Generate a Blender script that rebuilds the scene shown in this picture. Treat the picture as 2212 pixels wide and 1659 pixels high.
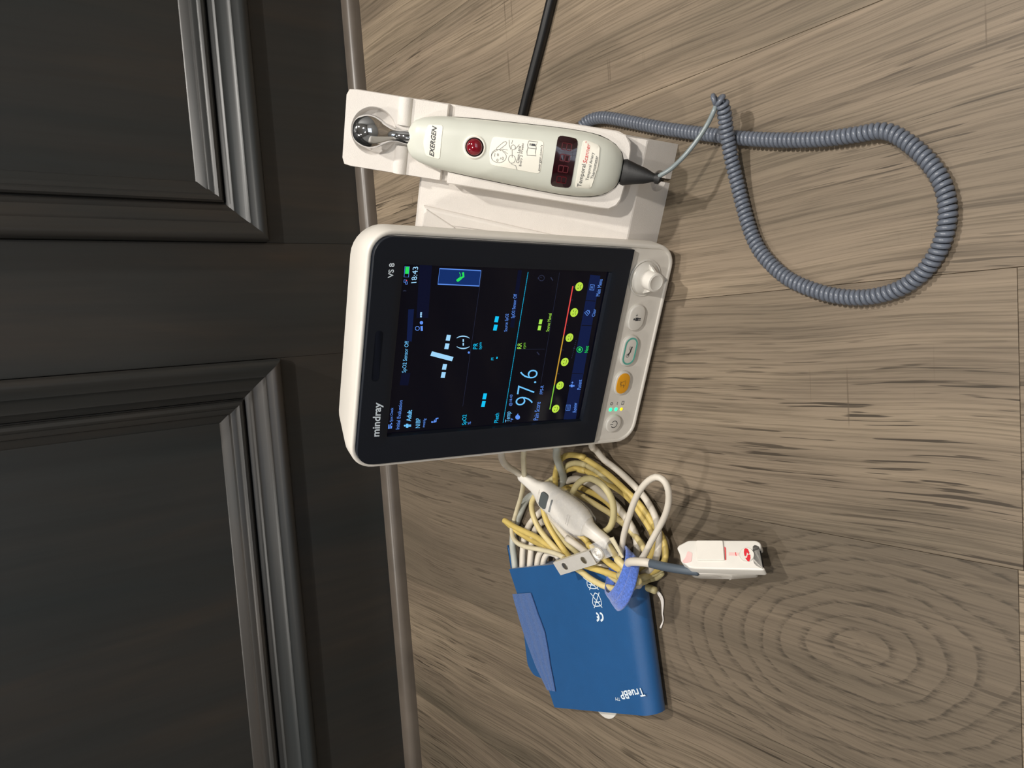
import bpy, math, random
import numpy as np
from mathutils import Matrix, Vector

random.seed(7)
for o in list(bpy.data.objects):
    bpy.data.objects.remove(o)
S = bpy.context.scene
COL = S.collection

# ------------------------------------------------------------------ camera
CAM_H = 0.458
FPX = 1600.6
RC = np.array([[-0.0700968, -0.59767867, -0.79866554],     # image right in the world
               [-0.99504028, -0.01475322, 0.09837263],     # image down
               [-0.07057811, 0.80159999, -0.5936802]])     # forward
CAM = np.array([0.0, 0.0, CAM_H])
cd = bpy.data.cameras.new('camera')
cd.sensor_fit = 'HORIZONTAL'
cd.sensor_width = 36.0
cd.lens = FPX / 2212 * 36.0
cd.clip_start = 0.01
cam = bpy.data.objects.new('camera', cd)
COL.objects.link(cam)
cm = Matrix.Identity(4)
for i in range(3):
    cm[i][0] = RC[0][i]
    cm[i][1] = -RC[1][i]
    cm[i][2] = -RC[2][i]
    cm[i][3] = CAM[i]
cam.matrix_world = cm
S.camera = cam

# ------------------------------------------------------------------ light and exposure
S.view_settings.view_transform = 'Standard'
S.view_settings.look = 'None'
S.view_settings.gamma = 1.0
S.view_settings.use_curve_mapping = False
S.view_settings.exposure = 0.12
w = bpy.data.worlds.new('world')
S.world = w
w.use_nodes = True
w.node_tree.nodes['Background'].inputs[0].default_value = (1.0, 0.97, 0.93, 1)
w.node_tree.nodes['Background'].inputs[1].default_value = 0.05
CEIL = 2.55
# x, y, watts : recessed downlights of the room
LIGHTS = [(1.00, 0.50, 40), (-0.95, 0.55, 12), (0.55, -0.70, 38), (-0.75, -0.95, 9)]
for x, y, p in LIGHTS:
    ld = bpy.data.lights.new('downlight_lamp', 'AREA')
    ld.shape = 'DISK'
    ld.size = 0.11
    ld.energy = p
    ld.color = (1.0, 0.95, 0.885)
    lo = bpy.data.objects.new('downlight_lamp', ld)
    COL.objects.link(lo)
    lo.location = (x, y, CEIL - 0.03)

# ------------------------------------------------------------------ helpers
def lin(c):
    return tuple(((v / 255) / 12.92 if v / 255 <= 0.04045 else (((v / 255) + 0.055) / 1.055) ** 2.4) for v in c)

def nodes(m):
    m.use_nodes = True
    nt = m.node_tree
    return nt, nt.nodes['Principled BSDF']

def tex_chain(nt, scale, detail=3, rough=0.55, dist=0.0, coord='Object', stretch=(1, 1, 1), rnd=False):
    tc = nt.nodes.new('ShaderNodeTexCoord')
    mp = nt.nodes.new('ShaderNodeMapping')
    mp.inputs['Scale'].default_value = stretch
    nt.links.new(tc.outputs[coord], mp.inputs['Vector'])
    if rnd:
        oi = nt.nodes.new('ShaderNodeObjectInfo')
        mu = nt.nodes.new('ShaderNodeMath'); mu.operation = 'MULTIPLY'
        mu.inputs[1].default_value = 37.0
        nt.links.new(oi.outputs['Random'], mu.inputs[0])
        nt.links.new(mu.outputs[0], mp.inputs['Location'])
    nz = nt.nodes.new('ShaderNodeTexNoise')
    nz.inputs['Scale'].default_value = scale
    nz.inputs['Detail'].default_value = detail
    nz.inputs['Roughness'].default_value = rough
    nz.inputs['Distortion'].default_value = dist
    nt.links.new(mp.outputs[0], nz.inputs['Vector'])
    return nz

def ramp(nt, src, stops):
    r = nt.nodes.new('ShaderNodeValToRGB')
    e = r.color_ramp.elements
    while len(e) < len(stops):
        e.new(0.5)
    for i, (p, c) in enumerate(stops):
        e[i].position = p
        e[i].color = (c[0], c[1], c[2], 1)
    nt.links.new(src, r.inputs['Fac'])
    return r

def mixc(nt, fac, a, b, mode='MIX'):
    m = nt.nodes.new('ShaderNodeMix')
    m.data_type = 'RGBA'
    m.blend_type = mode
    for sock, v in ((0, fac), (6, a), (7, b)):
        if hasattr(v, 'is_linked') or hasattr(v, 'links'):
            nt.links.new(v, m.inputs[sock])
        else:
            m.inputs[sock].default_value = v if sock == 0 else (v[0], v[1], v[2], 1)
    return m.outputs[2]

def mat(name, srgb, rough=0.5, metal=0.0, spec=0.5, var=0.06, vscale=60, bump=0.0, bscale=900, emit=None, es=1.0,
        trans=0.0, coat=0.0, sheen=0.0, ior=None):
    m = bpy.data.materials.new(name)
    nt, b = nodes(m)
    c = lin(srgb)
    b.inputs['Roughness'].default_value = rough
    b.inputs['Metallic'].default_value = metal
    b.inputs['Specular IOR Level'].default_value = spec
    b.inputs['Transmission Weight'].default_value = trans
    b.inputs['Coat Weight'].default_value = coat
    b.inputs['Sheen Weight'].default_value = sheen
    if ior:
        b.inputs['IOR'].default_value = ior
    nz = tex_chain(nt, vscale)
    lo = tuple(v * (1 - var) for v in c)
    hi = tuple(min(1, v * (1 + var)) for v in c)
    r = ramp(nt, nz.outputs['Fac'], [(0.3, lo), (0.7, hi)])
    nt.links.new(r.outputs[0], b.inputs['Base Color'])
    if bump:
        n2 = tex_chain(nt, bscale, detail=2)
        bp = nt.nodes.new('ShaderNodeBump')
        bp.inputs['Strength'].default_value = bump
        bp.inputs['Distance'].default_value = 0.0006
        nt.links.new(n2.outputs['Fac'], bp.inputs['Height'])
        nt.links.new(bp.outputs[0], b.inputs['Normal'])
    if emit:
        e = lin(emit)
        b.inputs['Emission Color'].default_value = (e[0], e[1], e[2], 1)
        b.inputs['Emission Strength'].default_value = es
    return m

def ray(px, py):
    v = np.array([(px - 1106) / FPX, (py - 829.5) / FPX, 1.0])
    return RC.T @ v

def P(px, py, z=0.0):
    """world point seen at a pixel, at height z above the floor"""
    d = ray(px, py)
    return CAM + d * ((z - CAM_H) / d[2])

def PW(px, py, yy):
    d = ray(px, py)
    return CAM + d * (yy / d[1])

def on_frame(M, px, py, off=0.0):
    """pixel -> local (x, y) on the frame's plane lifted by off"""
    M = np.array(M)
    o = M[:3, 3] + M[:3, 2] * off
    d = ray(px, py)
    t = ((o - CAM) @ M[:3, 2]) / (d @ M[:3, 2])
    q = CAM + d * t - o
    return np.array([q @ M[:3, 0], q @ M[:3, 1]])

def crop(ox, oy, s):
    return lambda x, y: (ox + x * s, oy + y * s)

def frame(o, x, y, z):
    M = Matrix.Identity(4)
    for i in range(3):
        M[i][0], M[i][1], M[i][2], M[i][3] = x[i], y[i], z[i], o[i]
    return M

def tag(o, label=None, cat=None, group=None, kind=None):
    if label: o['label'] = label
    if cat: o['category'] = cat
    if group: o['group'] = group
    if kind: o['kind'] = kind
    return o

def root(name, M, label, cat, group=None):
    o = bpy.data.objects.new(name, None)
    o.empty_display_size = 0.02
    COL.objects.link(o)
    o.matrix_world = M
    o['_m'] = [list(r) for r in M] and 0
    del o['_m']
    ROOTS[o.name] = M.copy()
    return tag(o, label, cat, group)

ROOTS = {}

def mk(name, V, Fc, mt, parent=None, M=None, smooth=False, auto=None, base=None):
    V = np.array([list(v) for v in V], dtype=float)
    if M is not None:
        A = np.array(M)
        V = V @ A[:3, :3].T + A[:3, 3]
    if parent is not None:
        A = np.array(ROOTS[parent.name].inverted())
        V = V @ A[:3, :3].T + A[:3, 3]
        loc = None
    else:
        loc = np.array([(V[:, 0].min() + V[:, 0].max()) / 2, (V[:, 1].min() + V[:, 1].max()) / 2, V[:, 2].min()])
        V = V - loc
    me = bpy.data.meshes.new(name)
    me.from_pydata([tuple(v) for v in V], [], [tuple(f) for f in Fc])
    me.update()
    if mt is not None:
        me.materials.append(mt)
    if smooth:
        me.polygons.foreach_set('use_smooth', [True] * len(me.polygons))
        if auto:
            me.set_sharp_from_angle(angle=math.radians(auto))
    o = bpy.data.objects.new(name, me)
    COL.objects.link(o)
    if parent is not None:
        o.parent = parent
        ROOTS[o.name] = ROOTS[parent.name]
    else:
        o.location = loc
        ROOTS[o.name] = Matrix.Translation(loc)
    return o

def cut(o, vf, M, parent):
    """carve a solid out of a mesh for good; the cutter is removed again"""
    c = mk('cutter', vf[0], vf[1], None, parent, M)
    md = o.modifiers.new('cut', 'BOOLEAN')
    md.operation = 'DIFFERENCE'; md.solver = 'EXACT'; md.object = c
    bpy.context.view_layer.update()
    dg = bpy.context.evaluated_depsgraph_get()
    me = bpy.data.meshes.new_from_object(o.evaluated_get(dg))
    o.modifiers.clear()
    old = o.data; nm = old.name
    o.data = me
    bpy.data.meshes.remove(old); me.name = nm
    cm_ = c.data
    bpy.data.objects.remove(c); bpy.data.meshes.remove(cm_)

def rrect(x0, y0, x1, y1, r, n=6):
    rs = r if isinstance(r, (list, tuple)) else [r] * 4      # BL, BR, TR, TL
    out = []
    for (cx, cy, a0, rr) in ((x0 + rs[0], y0 + rs[0], 180, rs[0]), (x1 - rs[1], y0 + rs[1], 270, rs[1]),
                             (x1 - rs[2], y1 - rs[2], 0, rs[2]), (x0 + rs[3], y1 - rs[3], 90, rs[3])):
        for k in range(n + 1):
            a = math.radians(a0 + 90 * k / n)
            out.append((cx + rr * math.cos(a), cy + rr * math.sin(a)))
    return out

def capsule(x0, y0, x1, y1, n=14):
    r = (y1 - y0) / 2; cy = (y0 + y1) / 2
    if x1 - x0 <= 2.02 * r:
        r = min(r, (x1 - x0) / 2)
        return circle((x0 + x1) / 2, cy, r, 2 * n + 2)
    out = [(x1 - r + r * math.cos(a), cy + r * math.sin(a)) for a in np.linspace(-math.pi / 2, math.pi / 2, n + 1)]
    return out + [(x0 + r + r * math.cos(a), cy + r * math.sin(a)) for a in np.linspace(math.pi / 2, 3 * math.pi / 2, n + 1)]

def circle(cx, cy, r, n=24, ry=None):
    return [(cx + r * math.cos(2 * math.pi * k / n), cy + (ry or r) * math.sin(2 * math.pi * k / n)) for k in range(n)]

def offset2d(pts, d):
    """inward offset of a CCW outline"""
    if abs(d) < 1e-9:
        return list(pts)
    n = len(pts)
    out = []
    for i in range(n):
        p0, p1, p2 = np.array(pts[i - 1]), np.array(pts[i]), np.array(pts[(i + 1) % n])
        e1, e2 = p1 - p0, p2 - p1
        l1, l2 = np.linalg.norm(e1), np.linalg.norm(e2)
        e1 = e1 / l1 if l1 > 1e-9 else e2 / max(l2, 1e-9)
        e2 = e2 / l2 if l2 > 1e-9 else e1
        nn = np.array([-(e1[1] + e2[1]), e1[0] + e2[0]])
        L = np.linalg.norm(nn)
        nn = nn / L if L > 1e-9 else np.array([-e1[1], e1[0]])
        k = max(0.5, nn @ np.array([-e1[1], e1[0]]))
        out.append(tuple(p1 + nn * d / k))
    return out

def loft(secs, cap0=True, cap1=True, closed=True):
    V, Fc = [], []
    n = len(secs[0])
    for s in secs:
        V += list(s)
    for i in range(len(secs) - 1):
        for j in range(n if closed else n - 1):
            a, b = i * n + j, i * n + (j + 1) % n
            Fc.append((a, b, b + n, a + n))
    if cap0: Fc.append(tuple(range(n - 1, -1, -1)))
    if cap1: Fc.append(tuple((len(secs) - 1) * n + j for j in range(n)))
    return V, Fc

def prism(pts, z0, z1, bev=0.0, bev0=0.0):
    secs = []
    if bev0:
        secs.append([(x, y, z0) for x, y in offset2d(pts, bev0)])
        secs.append([(x, y, z0 + bev0) for x, y in pts])
    else:
        secs.append([(x, y, z0) for x, y in pts])
    if bev:
        for k in (0, 1, 2, 3):
            a = math.pi / 2 * k / 3
            secs.append([(x, y, z1 - bev + bev * math.sin(a)) for x, y in offset2d(pts, bev * (1 - math.cos(a)))])
    else:
        secs.append([(x, y, z1) for x, y in pts])
    return loft(secs)

def ring(outer, inner, z0, z1, bev=0.0):
    """outline with a hole, same point count, same start"""
    n = len(outer)
    secs = [[(x, y, z0) for x, y in outer]]
    if bev:
        secs.append([(x, y, z1 - bev) for x, y in outer])
        secs.append([(x, y, z1) for x, y in offset2d(outer, bev)])
        secs.append([(x, y, z1) for x, y in offset2d(inner, -bev)])
        secs.append([(x, y, z1 - bev) for x, y in inner])
    else:
        secs.append([(x, y, z1) for x, y in outer])
        secs.append([(x, y, z1) for x, y in inner])
    secs.append([(x, y, z0) for x, y in inner])
    secs.append(secs[0])
    V, Fc = loft(secs, False, False)
    return V, Fc

def box(x0, x1, y0, y1, z0, z1, bev=0.0):
    return prism([(x0, y0), (x1, y0), (x1, y1), (x0, y1)], z0, z1, bev)

def merge(*parts):
    V, Fc = [], []
    for v, f in parts:
        k = len(V)
        V += [tuple(p) for p in v]
        Fc += [tuple(i + k for i in q) for q in f]
    return V, Fc

def catmull(pts, step=0.003):
    pts = [np.array(p, float) for p in pts]
    p = [2 * pts[0] - pts[1]] + pts + [2 * pts[-1] - pts[-2]]
    out = []
    for i in range(1, len(p) - 2):
        L = np.linalg.norm(p[i + 1] - p[i])
        n = max(2, int(L / step))
        for k in range(n):
            t = k / n
            out.append(0.5 * ((2 * p[i]) + (-p[i - 1] + p[i + 1]) * t + (2 * p[i - 1] - 5 * p[i] + 4 * p[i + 1] - p[i + 2]) * t * t
                              + (-p[i - 1] + 3 * p[i] - 3 * p[i + 1] + p[i + 2]) * t ** 3))
    out.append(pts[-1])
    return out

def frames(path):
    T = [np.array(path[min(i + 1, len(path) - 1)]) - np.array(path[max(i - 1, 0)]) for i in range(len(path))]
    T = [t / max(np.linalg.norm(t), 1e-9) for t in T]
    u = np.cross(T[0], [0.3, 0.2, 1.0]); u /= np.linalg.norm(u)
    out = []
    for t in T:
        u = u - t * (u @ t); u /= np.linalg.norm(u)
        out.append((t, u, np.cross(t, u)))
    return out

def tube(path, r, n=10, flat=1.0, caps=True):
    fr = frames(path)
    secs = []
    N = len(path)
    for i, p in enumerate(path):
        t, u, v = fr[i]
        rr = r(i / (N - 1)) if callable(r) else r
        secs.append([tuple(np.array(p) + rr * (math.cos(a) * u + flat * math.sin(a) * v)) for a in [2 * math.pi * k / n for k in range(n)]])
    if caps:
        t0, t1 = fr[0][0], fr[-1][0]
        def shrink(s, c, t, k, d):
            return [tuple(np.array(c) + (np.array(q) - np.array(c)) * k + t * d) for q in s]
        rr0 = np.linalg.norm(np.array(secs[0][0]) - np.array(path[0])); rr1 = np.linalg.norm(np.array(secs[-1][0]) - np.array(path[-1]))
        secs = [shrink(secs[0], path[0], t0, 0.6, -rr0 * 0.35)] + secs + [shrink(secs[-1], path[-1], t1, 0.6, rr1 * 0.35)]
    return loft(secs)

def lathe(prof, n=32, axis='z', caps=True):
    secs = []
    for r, z in prof:
        if axis == 'z':
            secs.append([(r * math.cos(2 * math.pi * k / n), r * math.sin(2 * math.pi * k / n), z) for k in range(n)])
        else:                                            # along y
            secs.append([(r * math.cos(2 * math.pi * k / n), z, -r * math.sin(2 * math.pi * k / n)) for k in range(n)])
    return loft(secs, caps, caps)

def move(vf, d):
    return [(x + d[0], y + d[1], z + d[2]) for x, y, z in vf[0]], vf[1]

def ribbon(pts, wd, z=0.0, closed=False):
    """flat stroke in the xy plane"""
    pts = [np.array(p[:2], float) for p in pts]
    if closed: pts = pts + [pts[0]]
    V, Fc = [], []
    for i in range(len(pts)):
        a, b = pts[max(i - 1, 0)], pts[min(i + 1, len(pts) - 1)]
        if closed and i in (0, len(pts) - 1):
            a, b = pts[-2], pts[1]
        t = b - a; t /= max(np.linalg.norm(t), 1e-9)
        nn = np.array([-t[1], t[0]])
        for s in (-1, 1):
            q = pts[i] + nn * wd / 2 * s
            V.append((q[0], q[1], z))
    for i in range(len(pts) - 1):
        Fc.append((2 * i, 2 * i + 2, 2 * i + 3, 2 * i + 1))
    return V, Fc

# lettering: all strings are turned into meshes in one go
TEXTS = ['mindray', 'VS 8', 'Spot Check', 'Initial Evaluation', 'Adult', 'NIBP', 'mmHg', 'SpO2 Sensor Off', '18:43', '(--)', 'PR', 'bpm',
         'SpO2', '%', 'Source: SpO2', 'PI', 'Pleth', 'Temp', '°F', '@18:43', '97.6', 'RR', 'rpm', 'Source: Manual', 'Pain Score', 'FPS-R',
         'Review', 'Patient', 'Next', 'Clear', 'Main Menu', 'EXERGEN', 'Clean Lens', 'Every 2 Weeks', 'exergen.com/s', 'i', 'Temporal',
         'Scanner', 'Temporal Artery', 'Thermometer', 'TrueBP', 'TM', '10', '9', '7', '5', '3']
TM = {}
def bake_text():
    obs = []
    for t in TEXTS:
        c = bpy.data.curves.new('t', 'FONT')
        c.body = t
        c.resolution_u = 4
        c.offset = 0.0 if t != '97.6' else -0.018
        if t in ('EXERGEN', 'Scanner'):
            c.shear = 0.22
        if t in ('mindray', 'VS 8', 'EXERGEN', 'TrueBP', 'Adult'):
            c.offset = 0.022
        o = bpy.data.objects.new('t', c)
        COL.objects.link(o)
        obs.append(o)
    dg = bpy.context.evaluated_depsgraph_get()
    dg.update()
    for t, o in zip(TEXTS, obs):
        me = bpy.data.meshes.new_from_object(o.evaluated_get(dg))
        V = np.array([tuple(v.co) for v in me.vertices])
        Fc = [tuple(p.vertices) for p in me.polygons]
        lo, hi = V.min(0), V.max(0)
        V[:, :2] = (V[:, :2] - lo[:2]) / (hi[:2] - lo[:2])
        TM[t] = (V[:, :2], Fc)
        bpy.data.meshes.remove(me)
    for o in obs:
        c = o.data
        bpy.data.objects.remove(o)
        bpy.data.curves.remove(c)
bake_text()

def text_on(M, s, BL, BR, TL, off, mt, parent, name='lettering', surf=None):
    """fit a string's box to three pixels lying on the frame's plane"""
    a, b, c = (on_frame(M, *q, off) for q in (BL, BR, TL))
    V, Fc = TM[s]
    out = []
    for x, y in V:
        q = a + (b - a) * x + (c - a) * y
        out.append((q[0], q[1], surf(q[0], q[1]) if surf else off))
    return mk(name, out, Fc, mt, parent, M)

def quad_on(M, pts, off, mt, parent, name, th=0.0, surf=None):
    q = [on_frame(M, *p, off) for p in pts]
    if sum(q[i][0] * q[(i + 1) % len(q)][1] - q[(i + 1) % len(q)][0] * q[i][1] for i in range(len(q))) < 0:
        q = q[::-1]
    if th:
        V, Fc = prism([tuple(a) for a in q], off - th, off)
    else:
        V, Fc = [(a[0], a[1], off) for a in q], [tuple(range(len(q)))]
    return mk(name, V, Fc, mt, parent, M)

# ------------------------------------------------------------------ materials
def wood_floor(name, cathedral=None):
    m = bpy.data.materials.new(name)
    nt, b = nodes(m)
    L = nt.links
    tc = nt.nodes.new('ShaderNodeTexCoord')
    geo = nt.nodes.new('ShaderNodeNewGeometry')
    oi = nt.nodes.new('ShaderNodeObjectInfo')
    mu = nt.nodes.new('ShaderNodeMath'); mu.operation = 'MULTIPLY'; mu.inputs[1].default_value = 23.0
    L.new(oi.outputs['Random'], mu.inputs[0])
    cmb = nt.nodes.new('ShaderNodeCombineXYZ')
    L.new(mu.outputs[0], cmb.inputs[1]); L.new(mu.outputs[0], cmb.inputs[2])
    add = nt.nodes.new('ShaderNodeVectorMath'); add.operation = 'ADD'
    L.new(geo.outputs['Position'], add.inputs[0]); L.new(cmb.outputs[0], add.inputs[1])
    # slow sideways wander of the grain
    wn = nt.nodes.new('ShaderNodeTexNoise'); wn.inputs['Scale'].default_value = 2.6; wn.inputs['Detail'].default_value = 2
    L.new(add.outputs[0], wn.inputs['Vector'])
    sub = nt.nodes.new('ShaderNodeMath'); sub.operation = 'SUBTRACT'; sub.inputs[1].default_value = 0.5
    L.new(wn.outputs['Fac'], sub.inputs[0])
    mw = nt.nodes.new('ShaderNodeMath'); mw.operation = 'MULTIPLY'; mw.inputs[1].default_value = 0.040
    L.new(sub.outputs[0], mw.inputs[0])
    c2 = nt.nodes.new('ShaderNodeCombineXYZ'); L.new(mw.outputs[0], c2.inputs[0])
    add2 = nt.nodes.new('ShaderNodeVectorMath'); add2.operation = 'ADD'
    L.new(add.outputs[0], add2.inputs[0]); L.new(c2.outputs[0], add2.inputs[1])
    def noise(sx, sy, detail=4, rough=0.6, src=add2):
        mp = nt.nodes.new('ShaderNodeMapping'); mp.inputs['Scale'].default_value = (sx, sy, 1)
        L.new(src.outputs[0], mp.inputs['Vector'])
        n = nt.nodes.new('ShaderNodeTexNoise'); n.inputs['Scale'].default_value = 1.0
        n.inputs['Detail'].default_value = detail; n.inputs['Roughness'].default_value = rough
        L.new(mp.outputs[0], n.inputs['Vector'])
        return n.outputs['Fac']
    tone = ramp(nt, noise(11, 1.5, 3), [(0.30, lin((104, 94, 79))), (0.5, lin((128, 114, 97))), (0.72, lin((157, 141, 119)))]).outputs[0]
    band = ramp(nt, noise(95, 1.9, 5), [(0.34, (0.74, 0.74, 0.74)), (0.62, (1.08, 1.08, 1.08))]).outputs[0]
    col = mixc(nt, 0.85, tone, band, 'MULTIPLY')
    fine = ramp(nt, noise(620, 9, 4, 0.7), [(0.36, (0.52, 0.51, 0.49)), (0.55, (1.05, 1.05, 1.05))]).outputs[0]
    col = mixc(nt, 0.75, col, fine, 'MULTIPLY')
    pores = ramp(nt, noise(420, 15, 2, 0.5), [(0.600, (0, 0, 0)), (0.640, (1, 1, 1))]).outputs[0]
    patch = ramp(nt, noise(14, 3.5, 2), [(0.40, (0, 0, 0)), (0.60, (1, 1, 1))]).outputs[0]
    pm = mixc(nt, 1.0, pores, patch, 'MULTIPLY')
    bw = nt.nodes.new('ShaderNodeRGBToBW'); L.new(pm, bw.inputs[0])
    col = mixc(nt, bw.outputs[0], col, lin((66, 57, 46)))
    # saw marks across the board
    saw = ramp(nt, noise(3.0, 260, 2, 0.5, add), [(0.66, (0, 0, 0)), (0.70, (1, 1, 1))]).outputs[0]
    sawm = ramp(nt, noise(16, 7, 2, 0.5, add), [(0.60, (0, 0, 0)), (0.68, (1, 1, 1))]).outputs[0]
    sm = mixc(nt, 1.0, saw, sawm, 'MULTIPLY')
    bw2 = nt.nodes.new('ShaderNodeRGBToBW'); L.new(sm, bw2.inputs[0])
    sf = nt.nodes.new('ShaderNodeMath'); sf.operation = 'MULTIPLY'; sf.inputs[1].default_value = 0.6; L.new(bw2.outputs[0], sf.inputs[0])
    col = mixc(nt, sf.outputs[0], col, lin((84, 72, 58)))
    height = fine
    if cathedral:
        cx, cy, ax, ay = cathedral
        mp = nt.nodes.new('ShaderNodeMapping')
        mp.vector_type = 'TEXTURE'
        mp.inputs['Location'].default_value = (cx, cy, 0)
        mp.inputs['Rotation'].default_value = (0, 0, math.radians(14))
        mp.inputs['Scale'].default_value = (ax, ay, 1)
        wv = nt.nodes.new('ShaderNodeTexNoise'); wv.inputs['Scale'].default_value = 16; wv.inputs['Detail'].default_value = 3
        L.new(geo.outputs['Position'], wv.inputs['Vector'])
        vs = nt.nodes.new('ShaderNodeVectorMath'); vs.operation = 'SUBTRACT'; vs.inputs[1].default_value = (0.5, 0.5, 0.5)
        L.new(wv.outputs['Color'], vs.inputs[0])
        vm = nt.nodes.new('ShaderNodeVectorMath'); vm.operation = 'SCALE'; vm.inputs['Scale'].default_value = 0.022
        L.new(vs.outputs[0], vm.inputs[0])
        va = nt.nodes.new('ShaderNodeVectorMath'); va.operation = 'ADD'
        L.new(geo.outputs['Position'], va.inputs[0]); L.new(vm.outputs[0], va.inputs[1])
        sepz = nt.nodes.new('ShaderNodeVectorMath'); sepz.operation = 'MULTIPLY'; sepz.inputs[1].default_value = (1, 1, 0)
        L.new(va.outputs[0], sepz.inputs[0])
        L.new(sepz.outputs[0], mp.inputs['Vector'])
        ln = nt.nodes.new('ShaderNodeVectorMath'); ln.operation = 'LENGTH'; L.new(mp.outputs[0], ln.inputs[0])
        pw = nt.nodes.new('ShaderNodeMath'); pw.operation = 'POWER'; pw.inputs[1].default_value = 1.04; L.new(ln.outputs['Value'], pw.inputs[0])
        fr = nt.nodes.new('ShaderNodeMath'); fr.operation = 'FRACT'; L.new(pw.outputs[0], fr.inputs[0])
        line = ramp(nt, fr.outputs[0], [(0.0, (0.9, 0.9, 0.9)), (0.05, (0.9, 0.9, 0.9)), (0.30, (0.08, 0.08, 0.08)), (0.93, (0, 0, 0)), (1.0, (0.9, 0.9, 0.9))]).outputs[0]
        brk = ramp(nt, noise(620, 70, 4, 0.7, add), [(0.42, (0.05, 0.05, 0.05)), (0.60, (1, 1, 1))]).outputs[0]
        lm = mixc(nt, 1.0, line, brk, 'MULTIPLY')
        # rings fade in where noise allows and vanish in the heart
        core = ramp(nt, ln.outputs['Value'], [(0.0, (0, 0, 0)), (0.16, (1, 1, 1))])
        lm = mixc(nt, 1.0, lm, core.outputs[0], 'MULTIPLY')
        dv = nt.nodes.new('ShaderNodeMath'); dv.operation = 'DIVIDE'; dv.inputs[1].default_value = 14.0; L.new(ln.outputs['Value'], dv.inputs[0])
        far = ramp(nt, dv.outputs[0], [(0.0, (1, 1, 1)), (0.5, (0.9, 0.9, 0.9)), (0.85, (0, 0, 0))])
        lm = mixc(nt, 1.0, lm, far.outputs[0], 'MULTIPLY')
        b3 = nt.nodes.new('ShaderNodeRGBToBW'); L.new(lm, b3.inputs[0])
        s3 = nt.nodes.new('ShaderNodeMath'); s3.operation = 'MULTIPLY'; s3.inputs[1].default_value = 0.85; L.new(b3.outputs[0], s3.inputs[0])
        col = mixc(nt, 0.55, col, lin((96, 86, 73)))
        col = mixc(nt, s3.outputs[0], col, lin((48, 42, 34)))
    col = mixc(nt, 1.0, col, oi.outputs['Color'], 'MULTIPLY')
    L.new(col, b.inputs['Base Color'])
    b.inputs['Roughness'].default_value = 0.52
    b.inputs['Specular IOR Level'].default_value = 0.35
    bp = nt.nodes.new('ShaderNodeBump'); bp.inputs['Strength'].default_value = 0.35; bp.inputs['Distance'].default_value = 0.0006
    L.new(col, bp.inputs['Height']); L.new(bp.outputs[0], b.inputs['Normal'])
    return m

def dark_wood(name, vertical=True):
    m = bpy.data.materials.new(name)
    nt, b = nodes(m)
    st = (7, 7, 0.9) if vertical else (0.9, 7, 7)
    nz = tex_chain(nt, 2.2, 4, 0.6, 0.5, 'Object', st, True)
    c = ramp(nt, nz.outputs['Fac'], [(0.28, lin((39, 43, 44))), (0.5, lin((46, 46, 45))), (0.66, lin((54, 50, 46))), (0.80, lin((66, 55, 47)))]).outputs[0]
    st2 = (160, 160, 5) if vertical else (5, 160, 160)
    n2 = tex_chain(nt, 1.0, 3, 0.6, 0.0, 'Object', st2, True)
    f = ramp(nt, n2.outputs['Fac'], [(0.35, (0.9, 0.9, 0.9)), (0.6, (1.04, 1.04, 1.04))]).outputs[0]
    col = mixc(nt, 0.8, c, f, 'MULTIPLY')
    nt.links.new(col, b.inputs['Base Color'])
    b.inputs['Roughness'].default_value = 0.38
    b.inputs['Specular IOR Level'].default_value = 0.5
    return m

M_WHITE = mat('white_plastic', (222, 217, 208), 0.42, var=0.02, bump=0.10, bscale=1800)
M_WHITE_S = mat('white_satin', (219, 215, 207), 0.30, var=0.015)
M_DOCK = mat('dock_plastic', (221, 215, 208), 0.5, var=0.02, bump=0.28, bscale=1500)
M_GLASS = mat('black_bezel', (23, 28, 37), 0.33, spec=0.3, var=0.03)
M_SCREEN = mat('screen_black', (4, 5, 10), 0.10, spec=0.22, var=0.2, vscale=20, emit=(4, 4, 12), es=1.0)
M_TPLAST = mat('thermometer_plastic', (207, 209, 198), 0.38, var=0.015, bump=0.05, bscale=2000)
M_LABEL = mat('paper_label', (240, 237, 224), 0.45, var=0.01)
M_INK = mat('ink', (58, 60, 64), 0.6, var=0.05)
M_INKRED = mat('ink_red', (214, 70, 72), 0.6, var=0.05)
M_CHROME = mat('chrome', (215, 217, 220), 0.05, 1.0, var=0.01)
M_STEEL = mat('nickel_steel', (238, 234, 226), 0.30, 0.45, var=0.16, vscale=2500, bump=0.5, bscale=3000)
M_REDBTN = mat('red_lens', (118, 3, 24), 0.08, var=0.25, vscale=300, coat=1.0)
M_DARKRED = mat('dark_red_window', (34, 2, 8), 0.10, var=0.3, vscale=150, coat=0.6)
M_REDSEG = mat('red_segment', (74, 4, 16), 0.3, var=0.2)
M_BLACKRUB = mat('black_rubber', (15, 15, 16), 0.55, var=0.1, bump=0.15)
M_BLACKCORD = mat('black_cord', (14, 14, 15), 0.38, var=0.1)
M_COIL = mat('coil_cord', (97, 103, 114), 0.32, var=0.05, spec=0.5)
M_WIRE = mat('grey_wire', (128, 138, 140), 0.3, var=0.05)
M_CABLEW = mat('white_cable', (212, 204, 190), 0.5, var=0.05, vscale=50)
M_CABLEC = mat('cream_cable', (214, 204, 174), 0.5, var=0.07, vscale=50)
M_HOSEG = mat('grey_hose', (176, 179, 172), 0.5, var=0.05)
M_YELLOW = mat('yellow_cable', (205, 181, 104), 0.48, var=0.10, vscale=60)
M_YELLOW2 = mat('pale_yellow_cable', (213, 196, 142), 0.48, var=0.10, vscale=60)
M_OLIVE = mat('olive_cable', (189, 177, 132), 0.48, var=0.08, vscale=60)
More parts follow.
